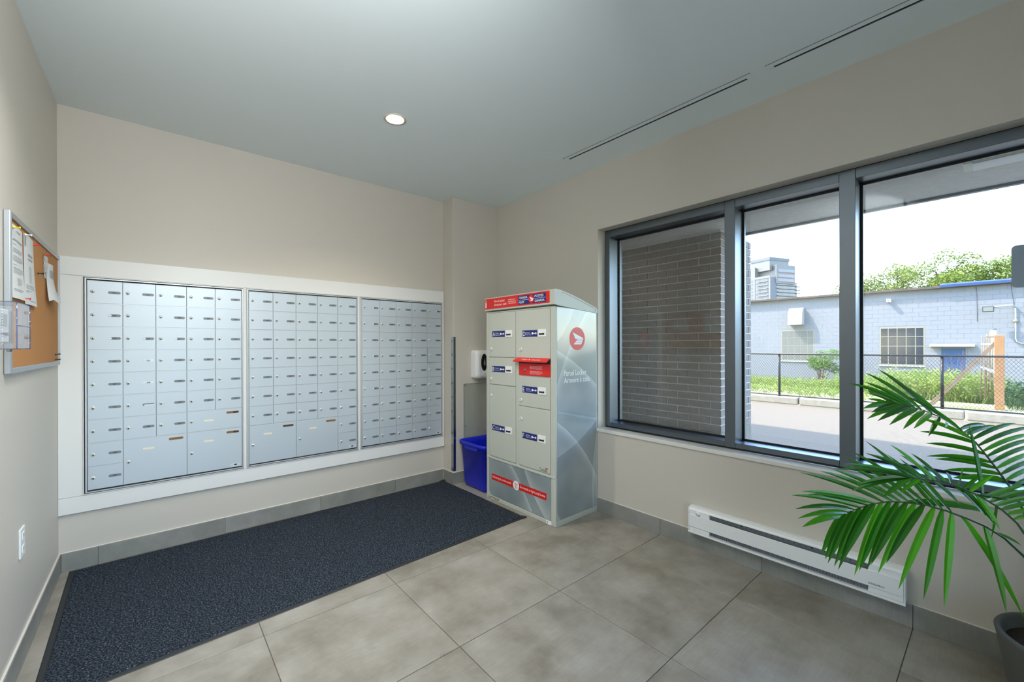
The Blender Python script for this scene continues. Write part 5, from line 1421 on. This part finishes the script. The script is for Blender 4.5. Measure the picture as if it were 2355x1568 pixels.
for k in range(46):
    a = random.uniform(-0.9, 0.9); p0 = Vector((19.5, 0.85 + random.uniform(-.2, .2), -0.42)); L_ = random.uniform(0.7, 1.65)
    e = p0 + Vector((random.uniform(-.3, .3), math.sin(a) * L_ * 0.62, math.cos(a) * L_))
    md = (p0 + e) / 2 + Vector((0, random.uniform(-.06, .06), 0.06))
    t.tube([p0, md, e], [0.008, 0.006, 0.002], 'twig', 4, cap=False)
    for _ in range(3):
        u = random.uniform(0.4, 0.95); q = p0.lerp(e, u); t.tube([q, q + Vector((random.uniform(-.1, .1), random.uniform(-.2, .2), random.uniform(.05, .22)))], [0.004, 0.0015], 'twig', 3, cap=False)
t.build('twigs', db)
def weeds(name, label, boxes, n, m, hmin, hmax):
    """tufts of narrow blades and small leaves over patches of ground"""
    t = MB()
    gz = lambda x: -0.125 - 0.02 * (x - 14.26) if x < 16.5 else (-0.17 - 0.0844 * (x - 16.5) if x < 21 else -0.55 - 0.049 * (x - 21))
    for (x0, x1, y0, y1, share, hk) in boxes:
        for _ in range(int(n * share)):
            x, y = random.uniform(x0, x1), random.uniform(y0, y1); z = gz(x); h = random.uniform(hmin, hmax) * hk
            ln = Vector((random.gauss(0, .25), random.gauss(0, .25), 1)).normalized(); a = random.uniform(0, 6.28); wv = Vector((math.cos(a), math.sin(a), 0))
            p = Vector((x, y, z)); q = p + ln * h
            t.add([p - wv * 0.008, p + wv * 0.008, q], [(0, 1, 2)], m)
            for k in range(5):
                c_ = p + ln * h * random.uniform(0.3, 1.0); b = Vector((random.gauss(0, 1), random.gauss(0, 1), random.gauss(0.3, 0.6))).normalized(); s_ = random.uniform(0.03, 0.07)
                d_ = b.cross(Vector((random.gauss(0, 1), random.gauss(0, 1), random.gauss(0, 1)))).normalized()
                t.add([c_, c_ + b * s_ + d_ * s_ * 0.3, c_ + b * s_ * 1.9, c_ + b * s_ - d_ * s_ * 0.3], [(0, 1, 2, 3)], m)
    o = t.build(name, None, (boxes[0][0], boxes[0][2], 0)); o['kind'] = 'stuff'; o['label'] = label; o['category'] = 'weeds'
weeds('weeds', 'tall pale green weeds growing behind the timber brace', [(16.5, 21.5, 0.05, 2.4, 0.62, 1.15), (19, 24.5, 1.2, 4.2, 0.38, 1.0)], 5200, 'weed', 0.35, 0.85)
weeds('grass', 'low grass and weeds along the foot of the block wall', [(22.5, 26.2, 4.5, 11.5, 0.6, 0.8), (14.6, 18.5, 2.4, 7.5, 0.2, 0.25)], 3000, 'weed', 0.25, 0.7)
weeds('undergrowth', 'dark green weeds beside the timber post', [(15.3, 22, -2.4, -0.12, 1.0, 0.95)], 2200, 'ivy', 0.3, 0.8)

# ------------------------------------------------------------------ apartment tower far behind
tw = thing('apartment_tower', (0, 0, -0.85), 'distant white apartment tower with balconies above the block building', 'tower block')
Rv, Lv_ = Vector((0.943, -0.334, 0)), Vector((0.334, 0.943, 0))
DEP = 347.0; rr_ = (1771.0 - 1177.5) / FPX * DEP
C0 = Vector((fw.x, fw.y, 0)).normalized() * DEP + Vector((rt.x, rt.y, 0)).normalized() * rr_
tw.location = (C0.x, C0.y, -0.85)
def tb(t, r0_, r1_, l0_, l1_, z0, z1, m):
    vs = [C0 + Rv * r + Lv_ * l + Vector((0, 0, z)) for z in (z0, z1) for r, l in ((r0_, l0_), (r1_, l0_), (r1_, l1_), (r0_, l1_))]
    t.add(vs, [(0, 3, 2, 1), (4, 5, 6, 7), (0, 1, 5, 4), (1, 2, 6, 5), (2, 3, 7, 6), (3, 0, 4, 7)], m)
def vol(nm, a, m):
    t = MB(); tb(t, *a, m); return t.build(nm, tw)
vol('wall', (0, 30, 0, 14, 0, 58), 'tw_white')
vol('wall', (0, 26, 14, 34, 0, 67.5), 'tw_white')
vol('wall', (6, 29, 3, 16, 57, 67), 'tw_white')
vol('penthouse', (3, 26, 2.5, 20, 64, 72.5), 'tw_white')
vol('parapet', (2.6, 26.4, 2.1, 20.4, 72.5, 75.0), 'tw_grey')
vol('wall', (30, 37, 3, 14, 0, 55), 'tw_grey')
vol('upper_frame', (6, 28.5, -1.2, 3.0, 52.8, 68.5), 'tw_white')
vol('blank_wall', (0.0, 7.5, -0.3, 0.0, 0, 57), 'tw_grey')
w1 = None
def pane(a, m='tw_glass', key=None, _c={}):
    k = (round(a[1] - a[0], 2), round(a[3] - a[2], 2), round(a[5] - a[4], 2), m)
    org = C0 + Rv * a[0] + Lv_ * a[2] + Vector((0, 0, a[4]))
    if k not in _c:
        t = MB(); tb(t, *a, m); _c[k] = t.build('pane', tw, org)
    else: copy_of(_c[k], tw, org - Vector(tw.location))
slab_src = None
for f in range(19):                                     # storeys that show above the low roof, and a few below it
    z = 0.6 + 3.0 * f
    if z < 33: continue
    if z < 53:
        pane((8.0, 29.6, -0.05, 0.3, z + 0.5, z + 2.5))
        for q in (10.5, 14.5, 22.0): pane((q, q + 0.9, -0.08, 0.3, z + 0.6, z + 2.4), 'tw_glass2')
        t = MB(); tb(t, 7.5, 30, -1.6, 0.2, z - 0.35, z + 0.45, 'tw_white'); t.build('balcony', tw)
        t = MB(); tb(t, 30, 40.5, 1.4, 3.4, z - 0.2, z + 0.15, 'tw_white'); t.build('balcony', tw)
        pane((31, 36.5, 2.95, 3.2, z + 0.4, z + 2.5))
    if z < 57:
        for k in range(5): pane((-0.05, 0.3, 1.2 + k * 2.45, 2.9 + k * 2.45, z + 0.6, z + 2.4), 'tw_glass2' if (k + f) % 3 == 0 else 'tw_glass')
        t = MB(); tb(t, -1.0, 0.1, 1.5, 11.0, z - 0.35, z + 0.2, 'tw_white'); t.build('balcony', tw)
    for k in range(4): pane((-0.05, 0.3, 15.5 + k * 3.2, 17.6 + k * 3.2, z + 0.6, z + 2.4))
    t = MB(); tb(t, -1.6, 0.1, 20.5, 27.5, z - 0.3, z + 0.35, 'tw_white'); tb(t, -1.62, -1.55, 20.5, 27.5, z + 0.35, z + 0.9, 'tw_red'); t.build('balcony', tw)
for z in (54.0, 57.6, 61.9):
    pane((8.2, 27.4, -1.25, -1.0, z + 0.6, z + 2.9)); t = MB(); tb(t, 8.2, 27.4, -1.5, -1.1, z + 0.1, z + 0.5, 'tw_red'); t.build('guard_rail', tw)
for k in range(2): pane((5.95, 6.2, -0.4 + k * 1.7, 0.6 + k * 1.7, 54, 67), 'tw_glass2')
t = MB(); tb(t, -0.3, 0.3, -0.4, 0.4, 0, 58.6, 'tw_white'); tb(t, -0.3, 0.3, 13.6, 14.4, 0, 68, 'tw_white'); tb(t, -0.4, 0.2, 0, 14, 57.2, 59, 'tw_white'); t.build('corner_frame', tw)
